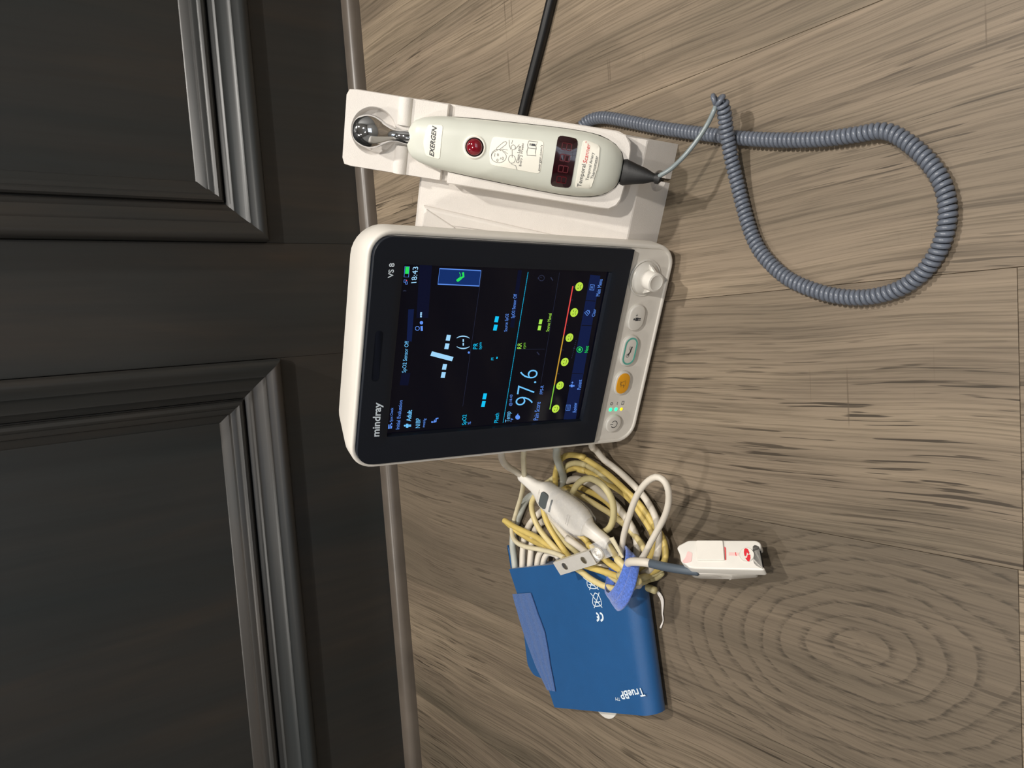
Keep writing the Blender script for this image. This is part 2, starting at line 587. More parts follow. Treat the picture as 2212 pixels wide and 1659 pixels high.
M_BLUE = mat('blue_fabric', (16, 78, 132), 0.44, var=0.04, bump=0.25, bscale=2600, sheen=0.15)
M_BLUE2 = mat('blue_velcro', (58, 92, 148), 0.8, var=0.22, vscale=900, bump=0.8, bscale=1800, sheen=0.3)
M_STRAP = mat('blue_strap', (76, 110, 196), 0.9, var=0.3, vscale=700, bump=1.0, bscale=1600, sheen=0.5)
M_PRINTW = mat('white_print', (214, 226, 236), 0.6, var=0.02)
def clear(name):
    m = bpy.data.materials.new(name)
    nt, b = nodes(m)
    b.inputs['Base Color'].default_value = (0.9, 0.9, 0.9, 1)
    b.inputs['Roughness'].default_value = 0.08
    tr = nt.nodes.new('ShaderNodeBsdfTransparent')
    mx = nt.nodes.new('ShaderNodeMixShader')
    nz = tex_chain(nt, 140, 3)
    r = ramp(nt, nz.outputs['Fac'], [(0.35, (0.10, 0.10, 0.10)), (0.7, (0.30, 0.30, 0.30))])
    nt.links.new(r.outputs[0], mx.inputs[0])
    nt.links.new(tr.outputs[0], mx.inputs[1])
    nt.links.new(b.outputs[0], mx.inputs[2])
    nt.links.new(mx.outputs[0], nt.nodes['Material Output'].inputs['Surface'])
    return m
M_CLEAR = clear('clear_plastic')
M_GREYRUB = mat('grey_rubber', (78, 88, 98), 0.45, var=0.06)
M_PINK = mat('pink_print', (236, 190, 186), 0.6, var=0.08)
M_RED = mat('red_print', (206, 22, 40), 0.5, var=0.03)
M_DKGREY = mat('dark_grey_panel', (78, 84, 84), 0.5, var=0.05)
M_ORANGE = mat('amber_button', (232, 162, 28), 0.42, var=0.03)
M_TEAL = mat('teal_ring', (92, 174, 160), 0.5, var=0.03)
M_LEDG = mat('led_green', (60, 220, 150), 0.3, emit=(40, 235, 150), es=1.6)
M_LEDY = mat('led_yellow', (240, 200, 20), 0.3, emit=(250, 205, 10), es=1.4)
M_PAINT = mat('wall_paint', (138, 138, 136), 0.8, var=0.02)
M_CEIL = mat('ceiling_paint', (196, 194, 190), 0.9, var=0.02)
M_THREAD = mat('white_thread', (238, 232, 226), 0.8, var=0.05)
def E(name, c, s=0.92):
    return mat(name, (2, 2, 3), 0.4, spec=0.1, var=0.0, emit=c, es=s)
E_SKY = E('lit_sky_blue', (112, 196, 250)); E_BLUE = E('lit_blue', (96, 146, 240)); E_CYAN = E('lit_cyan', (20, 196, 246))
E_LIME = E('lit_lime', (168, 232, 80)); E_GREEN = E('lit_green', (40, 222, 92)); E_NAVY = E('lit_navy', (15, 27, 66)); E_NAVY2 = E('lit_deep_navy', (10, 14, 38))
E_DIM = E('lit_dim', (40, 44, 66)); E_BOX = E('lit_box', (18, 46, 104)); E_FACE = E('lit_face', (186, 224, 70)); E_RED = E('lit_red', (226, 74, 70))
E_AMBER = E('lit_amber', (196, 150, 50)); E_GRN2 = E('lit_leaf', (120, 190, 60)); E_PALE = E('lit_pale', (160, 214, 250)); E_INK = E('lit_ink', (40, 70, 20))

# ------------------------------------------------------------------ floor
FY0, FY1 = -1.9, 0.912
floor_v, floor_f = box(-1.9, 1.9, FY0, FY1 + 0.06, -0.06, -0.0115)
M_SUB = mat('subfloor', (60, 52, 44), 0.9)
floor = mk('floor', floor_v, floor_f, M_SUB)
tag(floor, 'grey brown wood plank floor', None, None, 'structure')
M_FLOOR = wood_floor('floor_oak')
knot = P(1858, 1404)
M_FLOORK = wood_floor('floor_oak_knot', (knot[0], knot[1], 0.0105, 0.0200))
seams = [-1.83, -1.66, -1.49, -1.322, -1.155, -0.988, -0.820, -0.653, -0.486, -0.3178, -0.1513, 0.0153, 0.180, 0.344, 0.51, 0.676, 0.842, 1.008, 1.174, 1.34, 1.506, 1.672, 1.838]
ends = {9: [0.1602], 10: [0.1575]}
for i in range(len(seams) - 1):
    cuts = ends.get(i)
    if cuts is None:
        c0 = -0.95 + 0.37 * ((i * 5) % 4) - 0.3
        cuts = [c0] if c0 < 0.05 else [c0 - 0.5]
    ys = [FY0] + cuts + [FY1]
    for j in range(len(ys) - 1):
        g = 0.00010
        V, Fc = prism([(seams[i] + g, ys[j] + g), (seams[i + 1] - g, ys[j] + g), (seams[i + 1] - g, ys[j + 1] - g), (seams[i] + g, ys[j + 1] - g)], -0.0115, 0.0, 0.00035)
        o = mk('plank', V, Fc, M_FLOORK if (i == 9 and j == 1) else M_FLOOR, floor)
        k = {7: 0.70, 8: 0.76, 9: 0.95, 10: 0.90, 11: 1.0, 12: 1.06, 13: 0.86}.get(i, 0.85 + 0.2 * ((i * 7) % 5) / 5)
        o.color = (k, k, k, 1)                                  # each board has its own tone factor

# ------------------------------------------------------------------ panelled wall
W = 0.9078
M_DWV = dark_wood('dark_wood_upright', True)
M_DWH = dark_wood('dark_wood_level', False)
V, Fc = box(-1.9, 1.9, W + 0.016, W + 0.06, 0.0, CEIL)
wall = mk('wall_back', V, Fc, M_DWV)
tag(wall, 'dark stained panelled wood wall', None, None, 'structure')
PT = 1.02          # top of the panels
panels = [(-1.3935, -0.7735), (-0.6325, -0.0125), (0.1288, 0.7488), (0.8898, 1.5098)]
PB = 0.1425
def face_box(name, x0, x1, z0, z1, mt, y0=W, y1=W + 0.0165, bev=0.0008):
    # box whose visible side faces -y
    V, Fc = box(x0, x1, z0, z1, 0.0, y1 - y0, bev)
    V = [(x, y1 - zz, y) for x, y, zz in V]
    Fc = [f[::-1] for f in Fc]
    return mk(name, V, Fc, mt, wall)
def facing(V):
    return V
xs = [-1.9] + [v for p in panels for v in p] + [1.9]
for k in range(0, len(xs), 2):
    face_box('stile', xs[k], xs[k + 1], 0.0, CEIL, M_DWV)
for x0, x1 in panels:
    face_box('rail', x0, x1, 0.0, PB, M_DWV)
    face_box('rail', x0, x1, PT, CEIL, M_DWH)
    face_box('panel', x0, x1, PB, PT, M_DWV, W + 0.0145, W + 0.0165, 0.0)
# moulding profile: t inwards from the outer edge, p outwards from the stile face
prof = [(0.0005, -0.004), (0.0005, 0.0105), (0.0012, 0.0140), (0.0035, 0.0168), (0.0070, 0.0180), (0.0105, 0.0174), (0.0140, 0.0152), (0.0185, 0.0126),
        (0.0212, 0.0122), (0.0225, 0.0100), (0.0255, 0.0080), (0.0300, 0.0052), (0.0340, 0.0036), (0.0365, 0.0034), (0.0372, 0.0022), (0.0440, -0.0010), (0.0452, -0.0060),
        (0.0464, -0.0060), (0.0468, 0.0010), (0.0490, 0.0030), (0.0525, 0.0032), (0.0550, 0.0016), (0.0562, -0.0008), (0.0600, -0.0018), (0.0620, -0.0032),
        (0.0630, -0.0082), (0.0712, -0.0124), (0.0728, -0.0148)]
def moulding(x0, x1, z0, z1):
    cs = {'bottom': ((x0, z0), (x1, z0), (0, 1)), 'right': ((x1, z0), (x1, z1), (-1, 0)), 'top': ((x1, z1), (x0, z1), (0, -1)), 'left': ((x0, z1), (x0, z0), (1, 0))}
    for side, (a, b, nn) in cs.items():
        d = np.array(b) - np.array(a); d = d / np.linalg.norm(d)
        secs = []
        for end, s in ((np.array(a), 1), (np.array(b), -1)):
            secs.append([(end[0] + (nn[0] + s * d[0]) * t, W - p, end[1] + (nn[1] + s * d[1]) * t) for t, p in prof])
        V, Fc = loft(secs, False, False, False)
        Fc = [f[::-1] for f in Fc]
        o = mk('moulding', V, Fc, M_DWH if side in ('bottom', 'top') else M_DWV, wall, smooth=True, auto=35)
for x0, x1 in panels:
    moulding(x0, x1, PB, PT)
# shoe moulding along the floor
sp = [(0.018, 0.0), (0.018, 0.0075), (0.0168, 0.0112), (0.0142, 0.0142), (0.0105, 0.0162), (0.005, 0.0170), (0.0, 0.0172)]
secs = [[(x, W - p, z) for p, z in sp] for x in (-1.9, 1.9)]
V, Fc = loft(secs, False, False, False)
trim = mk('trim_1', V, Fc, mat('shoe_stain', (92, 84, 76), 0.33, var=0.15, vscale=18), smooth=True, auto=50)
tag(trim, 'dark wood shoe moulding along the foot of the panelled wall', None, None, 'structure')

# the rest of the room (behind the camera)
def slab(name, x0, x1, y0, y1, z0, z1, mt, lab):
    V, Fc = box(x0, x1, y0, y1, z0, z1)
    return tag(mk(name, V, Fc, mt), lab, None, None, 'structure')
slab('ceiling', -1.95, 1.95, FY0 - 0.05, W + 0.06, CEIL, CEIL + 0.05, M_CEIL, 'plain pale ceiling')
slab('wall_left', -1.95, -1.9, FY0, W + 0.06, -0.06, CEIL, M_PAINT, 'plain beige side wall')
slab('wall_right', 1.9, 1.95, FY0, W + 0.06, -0.06, CEIL, M_PAINT, 'plain beige side wall')
slab('wall_front', -1.95, 1.95, FY0 - 0.05, FY0, -0.06, CEIL, M_PAINT, 'plain beige wall behind the viewer')
win1 = root('window_1', Matrix.Translation((-0.2, FY0, 1.35)), None, None)
tag(win1, 'white framed window behind the viewer', None, None, 'structure')
M_PANE = mat('dusk_pane', (40, 44, 50), 0.1, emit=(214, 228, 245), es=2.2)
for ix in range(3):
    for iz in range(2):
        x0 = -0.80 + ix * 0.41; z0 = 1.10 + iz * 0.51
        V, Fc = box(x0, x0 + 0.38, FY0 + 0.001, FY0 + 0.006, z0, z0 + 0.48)
        mk('pane', V, Fc, M_PANE, win1)
fr_ = []
for ix in range(4):
    x0 = -0.83 + ix * 0.41
    fr_.append(box(x0, x0 + 0.03, FY0 + 0.001, FY0 + 0.03, 1.07, 2.12))
for iz in range(3):
    z0 = 1.07 + iz * 0.51
    fr_.append(box(-0.83, 0.43, FY0 + 0.001, FY0 + 0.028, z0, z0 + 0.03))
V, Fc = merge(*fr_)
mk('window_frame', V, Fc, M_CEIL, win1)
M_LAMP = mat('lamp_diffuser', (255, 244, 226), 0.5, emit=(255, 240, 214), es=9.0)
for k, (x, y, p) in enumerate(LIGHTS):
    r = root('recessed_downlight', Matrix.Translation((x, y, CEIL)), 'round recessed ceiling downlight ' + ['near the dark wall at the right', 'near the dark wall at the left', 'behind the viewer at the right', 'behind the viewer at the left'][k], 'light', 'ceiling downlights')
    V, Fc = ring(circle(0, 0, 0.085, 32), circle(0, 0, 0.066, 32), -0.008, 0.0)
    mk('trim_ring', V, Fc, M_CEIL, r, Matrix.Translation((x, y, CEIL)))
    V, Fc = prism(circle(0, 0, 0.066, 32), -0.003, 0.0)
    mk('diffuser', V, Fc, M_LAMP, r, Matrix.Translation((x, y, CEIL)))

# ------------------------------------------------------------------ vital signs monitor
EX = np.array([0.93346684, -0.35866372, 0.0])
UP = -np.array([-0.05148341, -0.13399196, -0.98964418])
NN = np.array([-0.35494946, -0.92380003, 0.14354228])
NH = np.array([-0.35866372, -0.93346684, 0.0])
FC = np.array([-0.01406012, 0.43459917, 0.14657012])      # centre of the glass
GW, GH = 0.160, 0.2006
FM = frame(FC, EX, UP, NN)
basept = FC - UP * 0.147; basept[2] = 0.0
mon = root('vital_signs_monitor', frame(basept, EX, UP, NN),
           'white vital signs monitor with lit screen and thermometer cradle, standing on the floor', 'monitor')
def fmm(X, Y):
    return X / 1000 - GW / 2, GH / 2 - Y / 1000
yb = GH / 2 - 0.2435
outl = rrect(-0.0842, yb, 0.0842, GH / 2 + 0.0036, [0.017, 0.017, 0.0175, 0.0175], 8)
def sec(d, z, dx=0.0):
    return [(x, y, z) for x, y in offset2d(outl, d)]
rear = rrect(-0.062, yb + 0.028, 0.066, GH / 2 - 0.012, 0.02, 8)
rear2 = rrect(-0.052, yb + 0.034, 0.056, GH / 2 - 0.03, 0.02, 8)
mid = rrect(-0.0765, yb + 0.006, 0.0800, GH / 2 + 0.0022, [0.017, 0.017, 0.0215, 0.0215], 8)
secs = [[(x, y, -0.088) for x, y in rear2], [(x, y, -0.080) for x, y in rear], [(x, y, -0.036) for x, y in mid], sec(0.0, -0.013), sec(0.0, -0.0008), sec(0.0006, 0.0006), sec(0.0014, 0.0011),
        sec(0.0028, 0.0011), sec(0.0034, 0.0006), sec(0.0036, 0.0), sec(0.0044, -0.0001)]
V, Fc = loft(secs)
mk('housing', V, Fc, M_WHITE, mon, FM, smooth=True, auto=40)
# foot under the body
DM = frame((0, 0, 0), EX, -NH, (0, 0, 1))      # level frame: x along the device, y away from the viewer, z up
fy = -(FC @ NH)
fx = FC @ EX
V, Fc = prism(rrect(fx - 0.055, fy + 0.006, fx + 0.06, fy + 0.095, 0.012), 0.0, 0.034, 0.003)
mk('foot', V, Fc, M_WHITE, mon, DM)
# black front panel with the screen opening
sx0, sy1 = fmm(20.4, 20.6); sx1, sy0 = fmm(142.6, 184.4)
gl = rrect(-0.080, -GH / 2, 0.080, GH / 2, [0.0004, 0.0004, 0.0125, 0.0125], 6)
hole = rrect(sx0, sy0, sx1, sy1, 0.0012, 6)
n = len(gl)
secs = [[(x, y, -0.0002) for x, y in gl], [(x, y, 0.0006) for x, y in gl], [(x, y, 0.0009) for x, y in offset2d(gl, 0.0004)],
        [(x, y, 0.0009) for x, y in offset2d(hole, -0.0055)], [(x, y, 0.0004) for x, y in offset2d(hole, -0.0006)], [(x, y, 0.0), ] * 0 or [(x, y, 0.0001) for x, y in hole], [(x, y, -0.0032) for x, y in offset2d(hole, 0.0009)]]
# the housing face lies at z=0, so lift the screen stack onto it
LIFT = 0.0034
secs = [[(x, y, (z + LIFT) if k > 0 else z) for x, y, z in s] for k, s in enumerate(secs)]
V, Fc = loft(secs, False, False)
bez = mk('front_panel', V, Fc, M_GLASS, mon, FM, smooth=True, auto=30)
SZ = LIFT - 0.0030       # screen surface
V, Fc = prism([(sx0 + 0.0006, sy0 + 0.0006), (sx1 - 0.0006, sy0 + 0.0006), (sx1 - 0.0006, sy1 - 0.0006), (sx0 + 0.0006, sy1 - 0.0006)], -0.0006, SZ)
scr = mk('display', V, Fc, M_SCREEN, mon, FM)
TO = SZ + 0.00012
c1 = crop(730, 470, 750 / 2212)
def stext(s, BL, BR, TL, mt, off=TO, parent=None, name='lettering'):
    return text_on(FM, s, c1(*BL), c1(*BR), c1(*TL), off, mt, parent or scr, name)
GZ = LIFT + 0.0009 + 0.0001
stext('mindray', (279, 1394), (292, 1178), (216, 1396), M_PRINTW, GZ, bez, 'logo_lettering')
stext('VS 8', (352, 385), (362, 290), (317, 386), M_PRINTW, GZ, bez, 'logo_lettering')
V, Fc = prism(capsule(*fmm(63.0, 11.0), *fmm(98.6, 5.6)), GZ - 0.0012, GZ - 0.0001)
mk('alarm_light_slot', V, Fc, mat('slot_dark', (12, 22, 40), 0.3), bez, FM)
for a in [('Spot Check', (352, 1300), (358, 1212), (330, 1301), E_BLUE), ('Initial Evaluation', (391, 1348), (412, 1165), (368, 1349), E_BLUE),
          ('Adult', (465, 1298), (473, 1226), (435, 1300), E_SKY), ('NIBP', (522, 1340), (526, 1278), (494, 1341), E_SKY), ('mmHg', (558, 1335), (566, 1280), (536, 1336), E_BLUE),
          ('SpO2 Sensor Off', (440, 987), (460, 786), (407, 988), E_SKY), ('18:43', (500, 415), (512, 312), (466, 418), E_PALE), ('(--)', (838, 838), (838, 752), (757, 838), E_PALE),
          ('PR', (888, 838), (892, 800), (860, 838), E_CYAN), ('bpm', (920, 838), (921, 796), (897, 838), E_CYAN), ('SpO2', (824, 1320), (828, 1255), (790, 1322), E_CYAN),
          ('%', (845, 1317), (848, 1300), (827, 1318), E_BLUE), ('Source: SpO2', (1084, 725), (1094, 613), (1058, 726), E_BLUE), ('SpO2 Sensor Off', (1130, 640), (1147, 486), (1103, 641), E_BLUE),
          ('PI', (992, 908), (992, 893), (976, 908), E_CYAN), ('Pleth', (1020, 1308), (1028, 1245), (995, 1309), E_CYAN), ('Temp', (1104, 1303), (1110, 1236), (1065, 1304), E_SKY),
          ('°F', (1115, 1300), (1117, 1278), (1099, 1300), E_BLUE), ('@18:43', (1110, 1200), (1117, 1128), (1089, 1201), E_BLUE), ('97.6', (1240, 1195), (1276, 970), (1128, 1197), E_SKY),
          ('RR', (1168, 835), (1172, 798), (1142, 836), E_LIME), ('rpm', (1200, 834), (1202, 798), (1182, 834), E_GRN2), ('Source: Manual', (1345, 725), (1362, 610), (1325, 726), E_LIME),
          ('Pain Score', (1275, 1290), (1292, 1175), (1245, 1291), E_BLUE), ('FPS-R', (1305, 1125), (1312, 1070), (1285, 1125), E_BLUE), ('Review', (1519, 1240), (1524, 1180), (1495, 1241), E_BLUE),
          ('Patient', (1547, 1095), (1555, 1033), (1524, 1096), E_BLUE), ('Next', (1592, 860), (1599, 818), (1570, 861), E_GREEN), ('Clear', (1637, 630), (1645, 582), (1617, 631), E_BLUE),
          ('Main Menu', (1668, 500), (1687, 393), (1643, 501), E_BLUE),
          ('10', (1512, 448), (1513, 430), (1500, 448), E_DIM), ('9', (1498, 530), (1499, 521), (1486, 530), E_DIM), ('7', (1465, 690), (1466, 681), (1453, 690), E_DIM),
          ('5', (1436, 848), (1437, 839), (1424, 848), E_DIM), ('3', (1409, 1000), (1410, 991), (1397, 1000), E_DIM)]:
    stext(*a)
def squad(pts, mt, name, off=TO):
    return quad_on(FM, [c1(*p) for p in pts], off, mt, scr, name)
def sline(pts, wd, mt, name, off=TO, closed=False):
    q = [on_frame(FM, *c1(*p), off) for p in pts]
    V, Fc = ribbon(q, wd, off, closed)
    return mk(name, V, Fc, mt, scr, FM)
def sdash(cx, cy, L, wd, mt, slope=8):
    a, b = (cx - slope * L / 80 * 0 - L * 0.11, cy + L / 2), (cx + L * 0.11, cy - L / 2)
    return sline([a, b], wd, mt, 'dash')
# blood pressure dashes and slash
for cx, cy in ((671, 1003), (679, 951), (694, 820), (703, 766)):
    sdash(cx, cy, 36, 0.0031, E_PALE)
sline([(594, 866), (731, 902)], 0.0033, E_PALE, 'slash')
for cx, cy in ((927, 1187), (935, 1139), (1003, 701), (1011, 648)):
    sdash(cx, cy, 37, 0.0029, E_CYAN)
for cx, cy in ((1284, 703), (1291, 664)):
    sdash(cx, cy, 30, 0.0026, E_LIME)
sdash(1013, 894, 13, 0.0010, E_CYAN)
for cx, cy in ((529, 631), (529, 619), (530, 608)):
    sdash(cx, cy, 9, 0.0012, E_PALE)
# bars, boxes and rules
squad([(393, 1068), (405, 990), (462, 990), (447, 1070)], E_NAVY2, 'message_bar', TO - 0.00006)
squad([(438, 786), (448, 585), (485, 583), (470, 790)], E_NAVY, 'message_bar', TO - 0.00006)
squad([(500, 640), (520, 300), (600, 305), (575, 640)], E_NAVY2, 'status_band', TO - 0.00007)
squad([(1095, 700), (1148, 335), (1172, 337), (1122, 702)], E_NAVY2, 'message_bar', TO - 0.00007)
squad([(1437, 1286), (1608, 364), (1672, 371), (1515, 1286)], E_NAVY, 'menu_bar', TO - 0.00007)
for p, q in (((1571, 528), (1640, 532)), ((1553, 687), (1625, 690)), ((1492, 992), (1560, 996))):
    sline([p, q], 0.0005, M_SCREEN, 'menu_divider', TO - 0.00003)
bxs = [(637, 424), (648, 325), (911, 338), (900, 436)]
squad(bxs, E_BOX, 'button_field', TO - 0.00006)
sline(bxs, 0.0007, E_BLUE, 'button_outline', TO, True)
sline([(795, 1203), (918, 334)], 0.00025, E_DIM, 'rule')
sline([(1145, 840), (1318, 838)], 0.00025, E_DIM, 'rule')
sline([(1292, 1060), (1412, 350)], 0.00025, E_DIM, 'rule')
a, b = np.array((1052, 1308.0)), np.array((1212, 345.0))
dots = []
for k in range(150):
    t0 = a + (b - a) * (k + 0.1) / 150; t1 = a + (b - a) * (k + 0.65) / 150
    q = [on_frame(FM, *c1(*t), TO) for t in (t0, t1)]
    dots.append(ribbon(q, 0.00055, TO))
V, Fc = merge(*dots)
mk('dotted_trace', V, Fc, E_CYAN, scr, FM)
# pain scale line, green to red
pa, pb = np.array((1350, 1222.0)), np.array((1497, 437.0))
for k, mt in enumerate((E_GRN2, E_AMBER, E_AMBER, E_RED, E_RED)):
    sline([pa + (pb - pa) * k / 5, pa + (pb - pa) * (k + 1) / 5], 0.0010, mt, 'pain_scale')
for k, (x, y) in enumerate(((1387, 1218), (1415, 1070), (1445, 920), (1475, 765), (1505, 605), (1537, 440))):
    c = on_frame(FM, *c1(x, y), TO)
    V, Fc = [(p[0], p[1], TO) for p in circle(c[0], c[1], 0.0034, 24)], [tuple(range(24))]
    f = mk('pain_face', V, Fc, E_FACE, scr, FM)
    parts = []
    for s in (-1, 1):
        parts.append(([(p[0], p[1], TO + 0.00006) for p in circle(c[0] + s * 0.0012, c[1] + 0.0008, 0.00042, 10)], [tuple(range(10))]))
    cur = 0.0011 - 0.00045 * k
    arc = [(c[0] + t * 0.0016, c[1] - 0.0013 + cur * (t * t - 0.5)) for t in np.linspace(-1, 1, 9)]
    parts.append(ribbon(arc, 0.00035, TO + 0.00006))
    V, Fc = merge(*parts)
    mk('face_drawing', V, Fc, E_INK, scr, FM)
# icons
def icon(name, mt, *strokes):
    parts = []
    for st in strokes:
        pts, wd = st[0], st[1]
        q = [on_frame(FM, *c1(*p), TO) for p in pts]
        if wd == 0:
            ar = sum(q[i][0] * q[(i + 1) % len(q)][1] - q[(i + 1) % len(q)][0] * q[i][1] for i in range(len(q)))
            q = q if ar > 0 else q[::-1]
            parts.append(([(x[0], x[1], TO) for x in q], [tuple(range(len(q)))]))
        else:
            parts.append(ribbon(q, wd, TO, len(st) > 2))
    V, Fc = merge(*parts)
    return mk(name, V, Fc, mt, scr, FM)
def cpx(x, y, r, n=14):
    return [(x + r * math.cos(2 * math.pi * k / n), y + r * math.sin(2 * math.pi * k / n)) for k in range(n)]
icon('menu_icon', E_BLUE, ([(322, 1346), (325, 1318)], 0.0007), ([(331, 1345), (334, 1318)], 0.0007), ([(340, 1344), (343, 1326)], 0.0007), ([(334, 1318), (348, 1317), (341, 1306)], 0))
def person(cx, cy, s, mt, extra=()):
    icon('person_icon', mt, (cpx(cx - 16 * s, cy, 6 * s), 0), ([(cx - 9 * s, cy + 12 * s), (cx - 9 * s, cy - 12 * s), (cx + 6 * s, cy - 13 * s), (cx + 6 * s, cy + 13 * s)], 0),
         ([(cx + 5 * s, cy + 4 * s), (cx + 24 * s, cy + 3 * s)], 0.0008 * s), ([(cx + 5 * s, cy - 4 * s), (cx + 24 * s, cy - 4 * s)], 0.0008 * s), *extra)
person(442, 1326, 1.0, E_SKY)
person(1490, 1072, 0.72, E_BLUE, (([(1487, 1052), (1500, 1051)], 0.0005), ([(1493, 1058), (1494, 1045)], 0.0005)))
icon('seated_icon', E_BLUE, (cpx(600, 1303, 6), 0), ([(608, 1303), (624, 1300), (626, 1280), (640, 1279)], 0.0011), ([(612, 1302), (616, 1288)], 0.0007))
icon('battery_icon', E_BLUE, ([(421, 378), (427, 310), (456, 312), (450, 379)], 0.0003, 1))
icon('battery_fill', E_GREEN, ([(427, 358), (431, 313), (454, 314), (450, 359)], 0))
icon('network_icon', E_BLUE, ([(420, 412), (422, 396), (434, 397), (432, 413)], 0.0004, 1), ([(431, 424), (432, 408), (442, 409), (441, 425)], 0.0004, 1))
icon('network_alert', E_RED, (cpx(437, 400, 4), 0))
icon('wireless_icon', E_DIM, ([(414, 468), (425, 463), (436, 468)], 0.0004), ([(418, 470), (427, 466), (434, 470)], 0.0004))
icon('heart_icon', E_BLUE, (cpx(506, 706, 13), 0.0004, 1), ([(528, 722), (526, 692), (540, 690), (541, 722)], 0), (cpx(532, 670, 11), 0))
icon('arm_icon', E_GREEN, ([(757, 404), (772, 392), (786, 384), (800, 376), (798, 358), (796, 349)], 0.0015), ([(760, 402), (783, 386)], 0.0021), ([(778, 380), (780, 362), (774, 350)], 0.0005))
icon('clock_icon', E_DIM, (cpx(1297, 385, 18), 0.0005, 1), ([(1297, 385), (1290, 378)], 0.0005), ([(1276, 392), (1276, 380)], 0.0007))
icon('pencil_icon', E_DIM, ([(1355, 380), (1369, 401)], 0.0008))
icon('pencil_icon', E_DIM, ([(1268, 856), (1283, 875)], 0.0008))
icon('probe_icon', E_BLUE, (cpx(1145, 1272, 15), 0), ([(1140, 1262), (1148, 1250)], 0.0008))
icon('review_icon', E_BLUE, ([(1452, 1228), (1455, 1194), (1481, 1194), (1478, 1228)], 0.0004, 1), ([(1462, 1224), (1464, 1198)], 0.0003), ([(1470, 1224), (1472, 1198)], 0.0003))
icon('next_icon', E_GREEN, (cpx(1540, 841, 18), 0.0005, 1), (cpx(1540, 841, 9), 0))
icon('eraser_icon', E_BLUE, ([(1572, 606), (1592, 590), (1604, 606), (1588, 625)], 0.0005, 1), ([(1582, 598), (1596, 616)], 0.0004), ([(1604, 606), (1600, 590)], 0.0004))
icon('main_menu_icon', E_BLUE, ([(1604, 460), (1609, 427), (1634, 429), (1630, 462)], 0.0005, 1), ([(1613, 452), (1616, 437)], 0.0004), ([(1621, 453), (1624, 438)], 0.0004))
icon('page_dots', E_DIM, *[(cpx(1490 + 3.0 * k, 893 - 12 * k, 3 if k != 5 else 6, 8), 0) for k in range(10)])
icon('mean_marker', E_BLUE, (cpx(834, 860, 7), 0))
# hard keys and knob
FZ = 0.0
def key(name, X0, X1, mt, cap=None, Y=218.1, hgt=15.6):
    x0, y1 = fmm(X0, Y - hgt / 2); x1, y0 = fmm(X1, Y + hgt / 2)
    pts = capsule(x0, y0, x1, y1)
    V, Fc = prism(pts, FZ - 0.001, FZ + 0.0026, 0.0014)
    k = mk(name, V, Fc, mt, mon, FM, smooth=True, auto=50)
    return k, pts, ((x0 + x1) / 2, (y0 + y1) / 2)
KZ = FZ + 0.0026 + 0.0001
def kstroke(par, mt, name, *strokes):
    parts = []
    for pts, wd, cl in strokes:
        if wd == 0:
            parts.append(([(p[0], p[1], KZ) for p in pts], [tuple(range(len(pts)))]))
        else:
            parts.append(ribbon(pts, wd, KZ, cl))
    V, Fc = merge(*parts)
    mk(name, V, Fc, mt, par, FM)
k, pts, c = key('power_key', 6.6, 22.2, M_WHITE_S)
kstroke(k, M_INK, 'power_symbol', ([(c[0] + 0.0030 * math.sin(a), c[1] + 0.0030 * math.cos(a)) for a in np.linspace(0.6, 2 * math.pi - 0.6, 20)], 0.0006, False), ([(c[0], c[1] + 0.0012), (c[0], c[1] + 0.0040)], 0.0006, False))
k, pts, c = key('alarm_pause_key', 40.4, 61.4, M_WHITE_S)
V, Fc = prism(offset2d(pts, 0.0015), FZ + 0.0020, FZ + 0.0030, 0.0006)
kc = mk('key_cap', V, Fc, M_ORANGE, k, FM, smooth=True, auto=50)
KZ = FZ + 0.0031
kstroke(kc, M_INK, 'bell_symbol', ([(c[0] - 0.0022, c[1] - 0.0020), (c[0] - 0.0008, c[1] + 0.0028), (c[0] + 0.0008, c[1] + 0.0028), (c[0] + 0.0026, c[1] - 0.0018)], 0.00032, True),
        ([(c[0] - 0.0036, c[1] - 0.0008), (c[0] - 0.0006, c[1] - 0.0002)], 0.0003, False), ([(c[0] - 0.0030, c[1] + 0.0016), (c[0] + 0.0022, c[1] + 0.0030)], 0.0003, False))
KZ = FZ + 0.0027
k, pts, c = key('pressure_key', 65.4, 91.8, M_WHITE_S)
q = offset2d(pts, 0.0017); q2 = offset2d(pts, 0.0030)
V, Fc = ring(q, q2, FZ + 0.0020, FZ + 0.0028)
mk('key_ring', V, Fc, M_TEAL, k, FM)
kstroke(k, M_INK, 'arm_symbol', ([(c[0] - 0.0036, c[1] + 0.0016), (c[0] - 0.0005, c[1] - 0.0004), (c[0] + 0.0008, c[1] - 0.0004), (c[0] + 0.0040, c[1] - 0.0012)], 0.0013, False), ([(c[0] + 0.0010, c[1] + 0.0006), (c[0] + 0.0042, c[1] + 0.0010)], 0.0004, False),
        (circle(c[0] - 0.0036, c[1] + 0.0016, 0.0014, 14), 0.0004, True))
k, pts, c = key('patient_key', 95.4, 117.2, M_WHITE_S)
